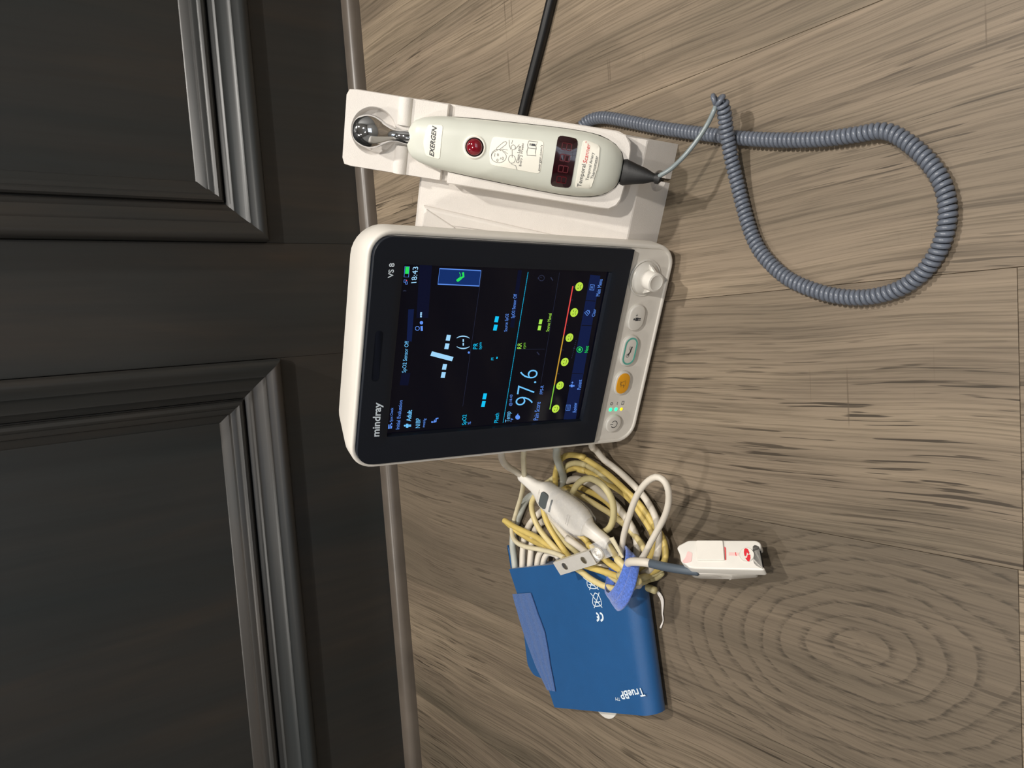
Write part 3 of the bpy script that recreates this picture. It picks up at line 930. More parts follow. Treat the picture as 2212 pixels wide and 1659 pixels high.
kstroke(k, M_INK, 'person_symbol', (circle(c[0] - 0.0010, c[1] + 0.0028, 0.0009, 12), 0, True), ([(c[0] - 0.0024, c[1] - 0.0010), (c[0] + 0.0004, c[1] - 0.0010), (c[0] + 0.0004, c[1] + 0.0017), (c[0] - 0.0024, c[1] + 0.0017)], 0, True),
        ([(c[0] - 0.0016, c[1] - 0.0008), (c[0] - 0.0016, c[1] - 0.0036)], 0.0008, False), ([(c[0] - 0.0003, c[1] - 0.0008), (c[0] - 0.0003, c[1] - 0.0036)], 0.0008, False),
        ([(c[0] + 0.0012, c[1] + 0.0010), (c[0] + 0.0034, c[1] + 0.0010)], 0.0004, False), ([(c[0] + 0.0023, c[1] + 0.0021), (c[0] + 0.0023, c[1] - 0.0001)], 0.0004, False))
for (X, Y, mt, r) in ((26.9, 213.2, M_LEDG, 0.0016), (26.8, 218.9, M_LEDG, 0.0016), (26.6, 224.4, M_LEDY, 0.0013)):
    x, y = fmm(X, Y)
    V, Fc = move(lathe([(r, -0.0005), (r, 0.0002), (r * 0.7, 0.0006), (r * 0.2, 0.0008)], 16), (x, y, 0))
    mk('status_led', V, Fc, mt, mon, FM, smooth=True)
KZ = 0.0001
x, y = fmm(32.2, 213.0); kstroke(mon, M_INK, 'status_symbol', (circle(x, y, 0.0011, 14), 0.0004, True))
x, y = fmm(32.2, 218.8); kstroke(mon, M_INK, 'status_symbol', ([(x - 0.0012, y - 0.0004), (x - 0.0004, y + 0.0004), (x + 0.0004, y - 0.0004), (x + 0.0012, y + 0.0004)], 0.0004, False))
x, y = fmm(32.2, 224.4); kstroke(mon, M_INK, 'status_symbol', (rrect(x - 0.0015, y - 0.0010, x + 0.0015, y + 0.0010, 0.0002, 2), 0.0004, True))
kx, ky = fmm(137.9, 219.0)
V, Fc = move(lathe([(0.0148, -0.0008), (0.0148, 0.0006), (0.0140, 0.0012), (0.0134, 0.0006), (0.0130, 0.0002), (0.0126, 0.0012), (0.0118, 0.0024), (0.0095, 0.0034), (0.0076, 0.0042), (0.0074, 0.0130), (0.0071, 0.0142), (0.0058, 0.0146),
                    (0.0052, 0.0142), (0.0010, 0.0141)], 40), (kx, ky, 0))
kn = mk('rotary_knob', V, Fc, M_WHITE_S, mon, FM, smooth=True, auto=35)
fins = []
for s in (-1, 1):
    V, Fc = box(-0.0010, 0.0010, 0.0, 0.0048, 0.0022, 0.0125, 0.0005)
    V = [(kx + s * (0.0066 + yy), ky + 0.0 + xx, z) for xx, yy, z in V]
    V2 = []
    for x, y, z in V:
        out = abs(x - kx) - 0.0066
        V2.append((x, y, z if z < 0.005 else 0.0125 - out * 1.9))
    fins.append((V2, Fc))
V, Fc = merge(*fins)
mk('knob_fin', V, Fc, M_WHITE_S, kn, FM)

# ------------------------------------------------------------------ thermometer cradle (fixed to the monitor)
TILT = math.radians(39.5)
U = -math.sin(TILT) * NH + math.cos(TILT) * np.array([0, 0, 1.0])
MN = math.cos(TILT) * NH + math.sin(TILT) * np.array([0, 0, 1.0])
DO = np.array([0.1453376, 0.37825913, 0.03390907])       # crease line of the base, where x = 0
KM = frame(DO, EX, U, MN)                                # x along the device, y up the slope, z out of it
cr = mk('thermometer_cradle', *prism(rrect(-0.0640, 0.0125, -0.0090, 0.1700, [0.012, 0.012, 0.001, 0.001], 6), 0.0004, 0.0050, 0.0006), M_DOCK, mon, KM)
cr['label'] = 'white slanted thermometer cradle'
# wedge base: profile in (slope y, out z) swept along x
def wedge(x0, x1, top):
    # world profile in the level frame relative to the crease: y back, z up
    pr = [(0.0, -DO[2]), (0.0, -0.0006), (0.0004, 0.0006), (top * math.sin(TILT), top * math.cos(TILT)), (top * math.sin(TILT) + 0.006, top * math.cos(TILT) - 0.002), (top * math.sin(TILT) + 0.006, -DO[2])]
    LM = frame(DO, EX, -NH, (0, 0, 1))
    secs = [[(x, a, b) for a, b in pr] for x in (x0, x1)]
    V, Fc = loft(secs)
    return V, [f[::-1] for f in Fc], LM
V, Fc, LM = wedge(-0.1200, -0.0120, 0.1640)
LMF = frame(DO, EX, (0, 0, 1), NH)
bs_ = mk('base', V, Fc, M_DOCK, cr, LM)
cut(bs_, move(lathe([(0.0078, -0.007), (0.0086, 0.012)], 36), (-0.0405, -0.0205, 0.0)), LMF, cr)
cut(bs_, box(-0.0412, -0.0382, -0.050, -0.0205, -0.030, 0.012), LMF, cr)
# raised rib and clip beside the cradle
V, Fc = prism([(-0.1000, 0.060), (-0.0965, 0.020), (-0.0935, 0.018), (-0.0905, 0.075), (-0.0850, 0.160), (-0.1000, 0.160)], 0.0, 0.0045, 0.0030)
mk('side_rib', V, Fc, M_DOCK, cr, KM)
V, Fc = prism([(-0.1010, 0.131), (-0.0975, 0.134), (-0.0870, 0.157), (-0.0900, 0.1595), (-0.1010, 0.1595)], 0.0, 0.0062, 0.0014)
mk('side_clip', V, Fc, M_DOCK, cr, KM)
# U shaped pocket wall
def half_w(b):
    """thermometer half width (m) against its length position b (m)"""
    tab = [(0.0170, 0.0075), (0.0185, 0.0120), (0.0220, 0.0158), (0.0280, 0.0192), (0.0360, 0.0216), (0.0450, 0.0227), (0.0580, 0.0230), (0.0750, 0.0226), (0.1000, 0.0215),
           (0.1250, 0.0203), (0.1450, 0.0190), (0.1560, 0.0177), (0.1640, 0.0158), (0.1695, 0.0132), (0.1725, 0.0100), (0.1740, 0.0060)]
    return float(np.interp(b, [t[0] for t in tab], [t[1] for t in tab]))
AX = -0.0360
def ctr_x(b):
    return AX + float(np.interp(b, [0.017, 0.06, 0.12, 0.174], [0.0008, 0.0003, 0.0, -0.0005]))
bs = list(np.linspace(0.142, 0.0185, 22))
inR = [(ctr_x(b) + half_w(b) + 0.00025, b) for b in bs]
inL = [(ctr_x(b) - half_w(b) - 0.00025, b) for b in bs][::-1]
inner = inR + [(AX + 0.006, 0.0155), (AX - 0.005, 0.0155)] + inL
outer = []
op = [(-0.0090, 0.142)] + [(-0.0090, b) for b in np.linspace(0.136, 0.026, 19)] + [(-0.0105, 0.0185), (-0.0150, 0.0142), (-0.0200, 0.0128), (-0.0340, 0.0120), (-0.0440, 0.0120), (-0.0560, 0.0130), (-0.0605, 0.0152), (-0.0636, 0.0205), (-0.0640, 0.027)] + [(-0.0640, b) for b in np.linspace(0.034, 0.142, 17)]
outer = op
assert len(outer) == len(inner), (len(outer), len(inner))
ZL = 0.0205
n = len(outer)
V = []
for z, pts in ((0.0048, outer), (ZL - 0.0008, outer), (ZL, [(x + (0.0008 if x < AX else -0.0008) * (1 if abs(x - AX) > 0.02 else 0), y + (0.0008 if y < 0.016 else 0)) for x, y in outer]), (ZL, inner), (0.0048, inner)):
    V += [(x, y, z) for x, y in pts]
Fc = []
for i in range(4):
    for j in range(n - 1):
        a = i * n + j
        Fc.append((a, a + n, a + n + 1, a + 1))
for j in (0, n - 1):
    loop = [i * n + j for i in range(5)]
    Fc.append(tuple(loop if j == 0 else loop[::-1]))
mk('pocket', V, Fc, M_DOCK, cr, KM)
# head with the probe cup
hx0, hx1, hy0, hy1 = -0.0638, -0.0092, 0.1480, 0.2235
cc = (-0.0362, 0.2012); R0 = 0.0172
angs = [2 * math.pi * k / 48 for k in range(48)]
def ray_rect(c, a, pts):
    best = None
    d = (math.cos(a), math.sin(a))
    for i in range(len(pts)):
        p, q = pts[i - 1], pts[i]
        ex_, ey_ = q[0] - p[0], q[1] - p[1]
        den = d[0] * ey_ - d[1] * ex_
        if abs(den) < 1e-12: continue
        t = ((p[0] - c[0]) * ey_ - (p[1] - c[1]) * ex_) / den
        s = ((p[0] - c[0]) * d[1] - (p[1] - c[1]) * d[0]) / den
        if t > 0 and -1e-6 <= s <= 1 + 1e-6 and (best is None or t < best): best = t
    return (c[0] + d[0] * best, c[1] + d[1] * best)
ho = rrect(hx0, hy0, hx1, hy1, [0.0005, 0.0005, 0.004, 0.004], 4)
HZ = 0.0105
ro = [ray_rect(cc, a, ho) for a in angs]
for (cxx, cyy) in ((hx0, hy0), (hx1, hy0)):
    a = math.atan2(cyy - cc[1], cxx - cc[0]) % (2 * math.pi)
    k = min(range(48), key=lambda i: abs(angs[i] - a)); ro[k] = (cxx, cyy)
ci = lambda r, z, dy=0.0: [(cc[0] + r * math.cos(a), cc[1] + dy + r * math.sin(a), z) for a in angs]
secs = [[(x, y, 0.0) for x, y in ro], [(x, y, HZ - 0.0010) for x, y in ro], [(x * 0.985 + cc[0] * 0.015, y * 0.985 + cc[1] * 0.015, HZ) for x, y in ro],
        ci(R0, HZ), ci(R0 - 0.0007, HZ - 0.0007), ci(R0 - 0.0022, HZ - 0.0075), ci(0.0118, 0.0016), ci(0.0050, 0.0014)]
V, Fc = loft(secs, False, True)
mk('probe_cup', V, Fc, M_DOCK, cr, KM, smooth=True, auto=35)
for x0, x1 in ((hx0 + 0.0003, AX - 0.0072), (AX + 0.0072, hx1 - 0.0003)):
    secs = []
    for x in (x0, x1):
        secs.append([(x, 0.1795 + 0.0052 * math.cos(a), HZ - 0.001 + 0.0042 * math.sin(a)) for a in np.linspace(0, math.pi, 12)])
    V, Fc = loft(secs)
    mk('neck_rest', V, [f[::-1] for f in Fc], M_DOCK, cr, KM, smooth=True, auto=50)

# ------------------------------------------------------------------ temporal thermometer
C0, C1 = 0.0056, 0.0345
def crown(b):
    return float(np.interp(b, [0.017, 0.020, 0.026, 0.036, 0.055, 0.10, 0.14, 0.158, 0.168, 0.174], [0.0235, 0.0265, 0.0300, 0.0330, 0.0345, 0.0335, 0.0315, 0.0300, 0.0275, 0.0215]))
CM = 0.0170
EXN = 2.7
def tsurf(a, b):
    wv = half_w(b)
    x = min(0.98, abs((a - ctr_x(b)) / wv))
    dip = -0.0008 * math.exp(-(((a - ctr_x(b)) / 0.009) ** 2 + ((b - 0.1235) / 0.017) ** 2))
    return CM + (crown(b) - CM) * (1 - x ** EXN) ** (1 / EXN) + dip
bl = sorted(set([0.017, 0.0178, 0.019, 0.021, 0.024, 0.028, 0.033, 0.039] + list(np.linspace(0.045, 0.155, 30)) + [0.158, 0.161, 0.164, 0.167, 0.1695, 0.1715, 0.173, 0.174]))
secs = []
NA = 56
for b in bl:
    s = []
    for k in range(NA):
        a = 2 * math.pi * k / NA
        ca, sa = math.cos(a), math.sin(a)
        x = math.copysign(abs(ca) ** (2 / EXN), ca)
        z = math.copysign(abs(sa) ** (2 / EXN), sa)
        xx = ctr_x(b) + x * half_w(b)
        if z >= 0:
            zz = CM + (crown(b) - CM) * z
            if z > 0.5: zz = tsurf(xx, b)
        else:
            zz = CM + (CM - C0) * z * min(1.0, half_w(b) / 0.016)
        s.append((xx, b, zz))
    secs.append(s)
V, Fc = loft(secs)
Fc = [f[::-1] for f in Fc]
tw = np.array(KM) @ np.array([AX, 0.09, 0.006, 1])
th = root('temporal_thermometer', frame(tw[:3], EX, U, MN), 'pale grey forehead thermometer with chrome probe and red button, resting in slanted cradle', 'thermometer')
body = mk('body', V, Fc, M_TPLAST, th, KM, smooth=True)
prof2 = [(0.0052, 0.1715), (0.0050, 0.1760), (0.0043, 0.1800), (0.0042, 0.1830), (0.0050, 0.1865), (0.0072, 0.1905), (0.0096, 0.1945), (0.0112, 0.1985), (0.0118, 0.2025), (0.0113, 0.2065), (0.0096, 0.2105), (0.0068, 0.2132), (0.0034, 0.2144), (0.0008, 0.2147)]
pp = catmull([(r, y, 0) for r, y in prof2], 0.001)
V, Fc = lathe([(p[0], p[1]) for p in pp], 36, 'y')
V, Fc = move((V, Fc), (AX - 0.0003, 0, 0.0185))
mk('chrome_probe', V, [f for f in Fc], M_CHROME, th, KM, smooth=True)['label'] = 'polished chrome probe head'
def conform(pts2d, eps, mt, name, par, th_=0.0009):
    """label plate laid onto the rounded body: fan of rings around its centre"""
    c = np.mean(np.array(pts2d), 0)
    secs = []
    for k in (1.0, 0.97, 0.75, 0.5, 0.25, 0.02):
        s = []
        for p in pts2d:
            q = c + (np.array(p) - c) * k
            s.append((q[0], q[1], tsurf(q[0], q[1]) + (eps if k < 0.99 else -0.0003)))
        secs.append(s)
    V, Fc = loft(secs, False, True)
    return mk(name, V, Fc, mt, par, KM, smooth=True, auto=40)
def dens(pts, n=6):
    out = []
    for i in range(len(pts)):
        a, b = np.array(pts[i]), np.array(pts[(i + 1) % len(pts)])
        m_ = max(1, int(np.linalg.norm(b - a) / 0.002))
        out += [tuple(a + (b - a) * k / m_) for k in range(m_)]
    return out
t4 = crop(870, 210, 260 / 2054); t5 = crop(1030, 240, 200 / 2074); t6 = crop(1170, 260, 200 / 1843)
OFFT = 0.0335
def K(p, off=OFFT):
    return on_frame(KM, *p, off)
def ccw(q):
    ar = sum(q[i][0] * q[(i + 1) % len(q)][1] - q[(i + 1) % len(q)][0] * q[i][1] for i in range(len(q)))
    return q if ar > 0 else q[::-1]
def rounded(pts, r=0.0015):
    out = []
    n = len(pts)
    for i in range(n):
        p0, p1, p2 = (np.array(pts[i - 1]), np.array(pts[i]), np.array(pts[(i + 1) % n]))
        a = p1 + (p0 - p1) / np.linalg.norm(p0 - p1) * min(r, np.linalg.norm(p0 - p1) * 0.4)
        b = p1 + (p2 - p1) / np.linalg.norm(p2 - p1) * min(r, np.linalg.norm(p2 - p1) * 0.4)
        for t in (0, 0.33, 0.67, 1):
            out.append(tuple((1 - t) ** 2 * a + 2 * t * (1 - t) * p1 + t * t * b))
    return out
OB = 0.0305
lab1 = ccw([tuple(K(t4(*p), OB)) for p in ((420, 455), (690, 470), (632, 1072), (382, 1005), (340, 770))])
conform(dens(rounded(lab1, 0.0022)), 0.0003, M_LABEL, 'name_label', th)
lab2 = ccw([tuple(K(t5(*p))) for p in ((345, 560), (1525, 668), (1425, 1418), (285, 1210), (268, 900))])
conform(dens(rounded(lab2, 0.0028)), 0.0003, M_LABEL, 'instruction_label', th)
lab3 = ccw([tuple(K(t6(*p))) for p in ((820, 405), (900, 388), (1172, 505), (1135, 900), (985, 1375), (655, 1355), (735, 870))])
conform(dens(rounded(lab3, 0.0020)), 0.0003, M_LABEL, 'product_label', th)
ts = lambda e: (lambda a, b: tsurf(a, b) + e)
def ttext(s, cf, BL, BR, TL, mt, off=OFFT):
    return text_on(KM, s, cf(*BL), cf(*BR), cf(*TL), off, mt, th, 'lettering', ts(0.00052))
ttext('EXERGEN', t4, (528, 1018), (580, 505), (448, 998), M_INK, OB)
ttext('Clean Lens', t5, (945, 1165), (985, 790), (880, 1155), M_INK)
ttext('Every 2 Weeks', t5, (1010, 1235), (1068, 728), (945, 1225), M_INK)
ttext('exergen.com/s', t5, (1425, 1345), (1490, 760), (1360, 1335), M_INK)
ttext('i', t5, (1305, 790), (1310, 730), (1180, 775), M_INK)
ttext('Temporal', t6, (810, 1335), (905, 880), (705, 1320), M_INK)
ttext('Scanner', t6, (895, 860), (975, 470), (815, 845), M_INKRED)
ttext('TM', t6, (897, 456), (902, 420), (872, 454), M_INKRED)
ttext('Temporal Artery', t6, (945, 1205), (1062, 650), (872, 1190), M_INK)
ttext('Thermometer', t6, (1035, 1170), (1128, 715), (972, 1160), M_INK)
def tdraw(name, mt, cf, strokes, wd=0.00022):
    parts = []
    for s in strokes:
        cl = s[-1] == 'c'
        pts = [K(cf(*p)) for p in (s[:-1] if cl else s)]
        V, Fc = ribbon(pts, wd, 0, cl)
        parts.append(([(x, y, tsurf(x, y) + 0.00052) for x, y, z in V], Fc))
    V, Fc = merge(*parts)
    mk(name, V, Fc, mt, th, KM)
def arc(cx, cy, rx, ry, a0, a1, n=18):
    return [(cx + rx * math.cos(math.radians(a0 + (a1 - a0) * k / n)), cy + ry * math.sin(math.radians(a0 + (a1 - a0) * k / n))) for k in range(n + 1)]
tdraw('line_drawing', M_INK, t5, [arc(490, 1020, 170, 135, -60, 250), arc(470, 1010, 150, 150, 150, 300), [(430, 870), (440, 830), (600, 690), (650, 680), (670, 705), (650, 750), (520, 850), (440, 880), 'c'],
     [(515, 885), (570, 850), (690, 870)], [(560, 880), (620, 900), (690, 960)], [(395, 1020), (405, 940)], arc(470, 980, 14, 26, 0, 360) , arc(460, 1100, 16, 28, 0, 360), arc(580, 1060, 16, 32, 0, 360), [(510, 1080), (540, 1060), (530, 1040)],
     arc(815, 810, 48, 55, 0, 360), arc(785, 1075, 78, 90, 0, 360), [(790, 870), (790, 1040)], [(720, 640), (725, 760), (760, 860)], [(950, 750), (860, 850)], [(800, 650), (780, 730)], [(760, 1170), (800, 1200), (870, 1220), (900, 1320)]])
tdraw('booklet_symbol', M_INK, t5, [[(1165, 668), (1365, 690), (1320, 770), (1330, 840), (1310, 920), (1325, 1000), (1125, 985), (1120, 900), (1145, 820), (1135, 750), 'c'], [(1140, 822), (1330, 845)]], 0.00030)
# red button with its white collar
kb = K(t4(1222, 852), 0.0335)
bz = tsurf(kb[0], kb[1])
V, Fc = move(lathe([(0.0082, -0.0010), (0.0082, 0.0008), (0.0074, 0.0015), (0.0064, 0.0012), (0.0062, 0.0002)], 32), (kb[0], kb[1], bz))
mk('button_collar', V, Fc, M_LABEL, th, KM, smooth=True, auto=40)
V, Fc = move(lathe([(0.0068, -0.0004), (0.0067, 0.0012), (0.0062, 0.0016), (0.0058, 0.0012)], 32), (kb[0], kb[1], bz))
mk('button_rim', V, Fc, M_BLACKRUB, th, KM, smooth=True, auto=40)
V, Fc = move(lathe([(0.0060, -0.0004), (0.0059, 0.0012), (0.0054, 0.0026), (0.0040, 0.0036), (0.0020, 0.0041), (0.0003, 0.0042)], 32), (kb[0], kb[1], bz))
mk('scan_button', V, Fc, M_REDBTN, th, KM, smooth=True)['label'] = 'domed translucent red button'
# display window with unlit digits
win = ccw([tuple(K(t6(*p), 0.0345)) for p in ((325, 285), (742, 365), (575, 1375), (160, 1320))])
dwin = conform(dens(rounded(win, 0.0035)), 0.00045, M_DARKRED, 'digit_window', th)
seg = []
wq = [np.array(p) for p in ([K(t6(*p), 0.0345) for p in ((325, 285), (742, 365), (575, 1375), (160, 1320))])]     # TR, BR, BL, TL
def wpt(u, v):
    tl, tr, br, bl_ = wq[3], wq[0], wq[1], wq[2]
    return (tl * (1 - u) + tr * u) * (1 - v) + (bl_ * (1 - u) + br * u) * v
for d in range(4):
    u0, u1 = 0.10 + 0.215 * d, 0.10 + 0.215 * d + 0.125
    for a_, b_ in (((u0, 0.28), (u1, 0.28)), ((u0, 0.5), (u1, 0.5)), ((u0, 0.72), (u1, 0.72)), ((u0, 0.3), (u0, 0.48)), ((u1, 0.3), (u1, 0.48)), ((u0, 0.52), (u0, 0.7)), ((u1, 0.52), (u1, 0.7))):
        V, Fc = ribbon([wpt(*a_), wpt(*b_)], 0.0007, 0)
        seg.append(([(x, y, tsurf(x, y) + 0.0007) for x, y, z in V], Fc))
V, Fc = merge(*seg)
mk('digit_segments', V, Fc, M_REDSEG, th, KM)
# strain relief
bt = [(0.0090, 0.0165, 0.62), (0.0094, 0.0140, 0.66), (0.0088, 0.0125, 0.7), (0.0070, 0.0060, 0.8), (0.0055, 0.0, 0.9), (0.0032, -0.0055, 1.0), (0.0030, -0.0066, 1.0), (0.0040, -0.0076, 1.0), (0.0040, -0.0096, 1.0), (0.0026, -0.0106, 1.0), (0.0022, -0.0112, 1.0)]
secs = [[(AX + r * math.cos(a), y, 0.0195 + 0.012 * max(0, (0.0165 - y)) / 0.03 + fl * r * math.sin(a)) for a in [2 * math.pi * k / 24 for k in range(24)]] for r, y, fl in bt]
V, Fc = loft(secs)
mk('strain_relief', V, Fc, M_BLACKRUB, th, KM, smooth=True, auto=45)
BOOT = np.array(KM) @ np.array([AX, -0.0100, 0.0195 + 0.012 * 0.0265 / 0.03, 1])

# ------------------------------------------------------------------ coiled cord of the thermometer
def pts_px(lst):
    return [P(x, y, z) for x, y, z in lst]
coil_px = [(1250, 300, .0075), (1256, 275, .007), (1275, 259, .0062), (1305, 254, .0060), (1350, 261, .0058), (1400, 271, .0056), (1450, 280, .0055), (1500, 287, .0055), (1560, 294, .0055), (1620, 300, .0055), (1700, 303, .0055), (1780, 300, .0055),
           (1850, 291, .0055), (1900, 283, .0055), (1932, 290, .0055), (1970, 315, .0055), (2008, 352, .0055), (2035, 395, .0055), (2047, 445, .0055), (2043, 495, .0055), (2025, 545, .0055), (1990, 592, .0055), (1940, 625, .0055),
           (1880, 641, .0055), (1820, 641, .0055), (1760, 627, .0055), (1700, 600, .0055), (1652, 556, .0055), (1625, 510, .0060), (1606, 450, .0070), (1591, 390, .0095), (1579, 340, .0135), (1572, 300, .0165), (1567, 265, .0200), (1564, 240, .0235), (1559, 222, .0265), (1550, 214, .0285), (1541, 219, .0290)]
cp = catmull(pts_px(coil_px), 0.0010)
acc = [0.0]
for i in range(1, len(cp)):
    acc.append(acc[-1] + np.linalg.norm(cp[i] - cp[i - 1]))
Ltot = acc[-1]
fr = frames(cp)
pitch = 0.0034
NT = Ltot / pitch
per = 13
hel = []
ac = np.array(acc)
cpa = np.array(cp); ua = np.array([f[1] for f in fr]); va = np.array([f[2] for f in fr])
for k in range(int(NT * per)):
    s = k / per * pitch
    i = min(len(cp) - 2, max(0, int(np.searchsorted(ac, s)) - 1))
    t = (s - ac[i]) / max(ac[i + 1] - ac[i], 1e-9)
    c = cpa[i] * (1 - t) + cpa[i + 1] * t
    a = 2 * math.pi * k / per
    rad = 0.0036
    if s > Ltot - 0.012: rad = 0.0034
    hel.append(c + rad * (math.cos(a) * ua[i] + math.sin(a) * va[i]))
cr_root = root('thermometer_cord', Matrix.Translation(P(1800, 450, 0.0)), 'blue grey coiled cord looping on the floor in front of the cradle', 'cord')
V, Fc = tube(hel, 0.00166, 7)
mk('coil', V, Fc, M_COIL, cr_root, smooth=True)
wire = [BOOT[:3], P(1425, 380, .047), P(1450, 364, .043), P(1480, 335, .037), P(1508, 300, .033), P(1530, 265, .0305), P(1544, 235, .0300), hel[-1]]
V, Fc = tube(catmull(wire, 0.002), 0.00165, 8)
mk('straight_lead', V, Fc, M_WIRE, cr_root, smooth=True)

# ------------------------------------------------------------------ black power cord
blk = [(1.62, 0.66, .0046), (1.15, 0.62, .0046), (0.80, 0.585, .0046), P(1238, -190, .0046), P(1215, -95, .0046), P(1191, 0, .0046), P(1170, 85, .0046), P(1149, 165, .0046), P(1129, 246, .0046), P(1112, 320, .0050), (0.085, 0.598, .0060), (0.045, 0.600, .012), (0.022, 0.572, .032), FC - NN * 0.100 - UP * 0.068, FC - NN * 0.083 - UP * 0.066]
V, Fc = tube(catmull(blk, 0.006), 0.0046, 14)
o = mk('power_cord', V, Fc, M_BLACKCORD, smooth=True)
tag(o, 'thick black power cord running under the thermometer cradle', 'cord')

# ------------------------------------------------------------------ cables beside the monitor
g1 = crop(1060, 950, 220 / 1259); g2 = crop(1240, 950, 240 / 1373); g3 = crop(1180, 1150, 280 / 2111)
g4 = crop(1400, 1120, 300 / 2212); g5 = crop(1080, 1160, 240 / 995); g6 = crop(1240, 1260, 220 / 1177)
def G(*items):
    """items: crop function followed by (x, y, mm height) tuples"""
    out, f = [], None
    for it in items:
        if callable(it): f = it
        else: out.append(P(*f(it[0], it[1]), it[2] / 1000))
    return out
def FL(X, Y, Z):
    """point in the monitor's face frame, mm"""
    x, y = fmm(X, Y)
    return FC + EX * x + UP * y + NN * (Z / 1000)
def cable(name, pts, r, mt, parent=None, flat=1.0, n=10):
    V, Fc = tube(catmull(pts, 0.003), r, n, flat)
    return mk(name, V, Fc, mt, parent, smooth=True)

# extension lead with its connector shell
conA = P(*g1(372, 436), .046); conB = P(*g2(432, 1296), .034)
ax = (conB - conA); CL = np.linalg.norm(ax); ax /= CL
side = np.cross(ax, [0, 0, 1.0]); side /= np.linalg.norm(side)          # right of travel
upv = np.cross(side, ax)
# roll the connector's top towards the viewer a little
CMt = frame(conA, side, ax, upv)
con = root('sensor_connector', CMt, 'white moulded cable connector in a clear sleeve lying on the yellow coil', 'connector')
def csec(y, hw, hh, z=0.0, n=20, e=2.6):
    s = []
    for k in range(n):
        a = 2 * math.pi * k / n
        s.append((hw * math.copysign(abs(math.cos(a)) ** (2 / e), math.cos(a)), y * CL, z + hh * math.copysign(abs(math.sin(a)) ** (2 / e), math.sin(a))))
    return s
V, Fc = loft([csec(0.0, .0040, .0040), csec(0.02, .0050, .0048), csec(0.10, .0054, .0050), csec(0.18, .0062, .0055), csec(0.23, .0085, .0062), csec(0.27, .0120, .0072), csec(0.31, .0138, .0078), csec(0.40, .0142, .0082), csec(0.46, .0140, .0082)])
mk('plug_body', V, [f[::-1] for f in Fc], M_WHITE_S, con, CMt, smooth=True, auto=50)
V, Fc = loft([csec(0.45, .0146, .0084), csec(0.50, .0150, .0088), csec(0.62, .0152, .0088), csec(0.70, .0138, .0084), csec(0.76, .0102, .0074), csec(0.79, .0070, .0062), csec(0.86, .0058, .0054), csec(0.985, .0052, .0050), csec(1.0, .0042, .0042)])
mk('socket_body', V, [f[::-1] for f in Fc], M_WHITE, con, CMt, smooth=True, auto=50)
V, Fc = loft([csec(0.40, .0156, .0096), csec(0.42, .0162, .0100), csec(0.52, .0164, .0102), csec(0.64, .0164, .0102), csec(0.72, .0150, .0098), csec(0.78, .0116, .0090)], False, False)
mk('clear_sleeve', V, [f[::-1] for f in Fc], M_CLEAR, con, CMt, smooth=True)
V, Fc = prism(rrect(-0.0078, 0.315 * CL, 0.0078, 0.395 * CL, 0.0030, 6), .0074, .0090, 0.0004)
mk('grey_inset', V, Fc, M_DKGREY, con, CMt)
V, Fc = prism(rrect(-0.0066, 0.430 * CL, 0.0066, 0.443 * CL, 0.0006, 3), .0080, .0088)
mk('grey_slit', V, Fc, M_DKGREY, con, CMt)
for k in range(3):
    V, Fc = prism(rrect(-0.0058 + 0.0010 * k, (0.278 + 0.012 * k) * CL, 0.0058 - 0.0010 * k, (0.283 + 0.012 * k) * CL, 0.0002, 2), .0060, .0079, 0.0003)
    mk('grip_rib', V, Fc, M_WHITE_S, con, CMt)
for k in range(2):
    V, Fc = prism(rrect(-0.0050, (0.62 + 0.020 * k) * CL, 0.0050, (0.626 + 0.020 * k) * CL, 0.0002, 2), .0070, .0093, 0.0003)
    mk('grip_rib', V, Fc, M_WHITE_S, con, CMt)
o = cable('adapter_lead', [FL(6, 128, -30), FL(-8, 131, -30), FL(-17, 134, -30)] + G(g1, (135, 215, 96), (170, 290, 84), (230, 345, 68), (300, 385, 56)) + [conA + ax * 0.002], .0031, M_CABLEW)
tag(o, 'white lead curving from monitor side down to the moulded connector', 'cable')
# cream lead in front of it
o = cable('cream_lead', [FL(6, 152, -30), FL(-8, 154, -30), FL(-18, 156, -30)] + G(g1, (405, 210, 76), (408, 300, 66), (412, 420, 50), (405, 540, 36), (378, 690, 22), (330, 850, 11), (292, 980, 9), (262, 1090, 14), (274, 1200, 19), (330, 1275, 23), (440, 1325, 26), (600, 1355, 27), (750, 1390, 28), (870, 1435, 29), (980, 1500, 29)), .0024, M_CABLEC)
tag(o, 'thin cream lead dropping straight from monitor side and bending into the bundle', 'cable')
V, Fc = tube([FL(4, 152.5, -30), FL(-19.5, 155.6, -30)], .0036, 12)
mk('collar', V, Fc, M_CABLEW, o, smooth=True)
# grey air hose to the cuff
o = cable('air_hose', [FL(8, 183, -30), FL(-6, 185, -30), FL(-18, 187.5, -28)] + G(g1, (815, 200, 36), (850, 320, 24), (895, 450, 12), (880, 560, 7), (760, 640, 5), (600, 670, 5), (500, 690, 5), (430, 760, 5), (370, 890, 5), (325, 1010, 5), (285, 1130, 6), (272, 1290, 10), (288, 1440, 15), (306, 1600, 18), (320, 1760, 18)), .0036, M_HOSEG)
tag(o, 'grey rubber air hose from monitor to the back corner of the blue cuff', 'hose')
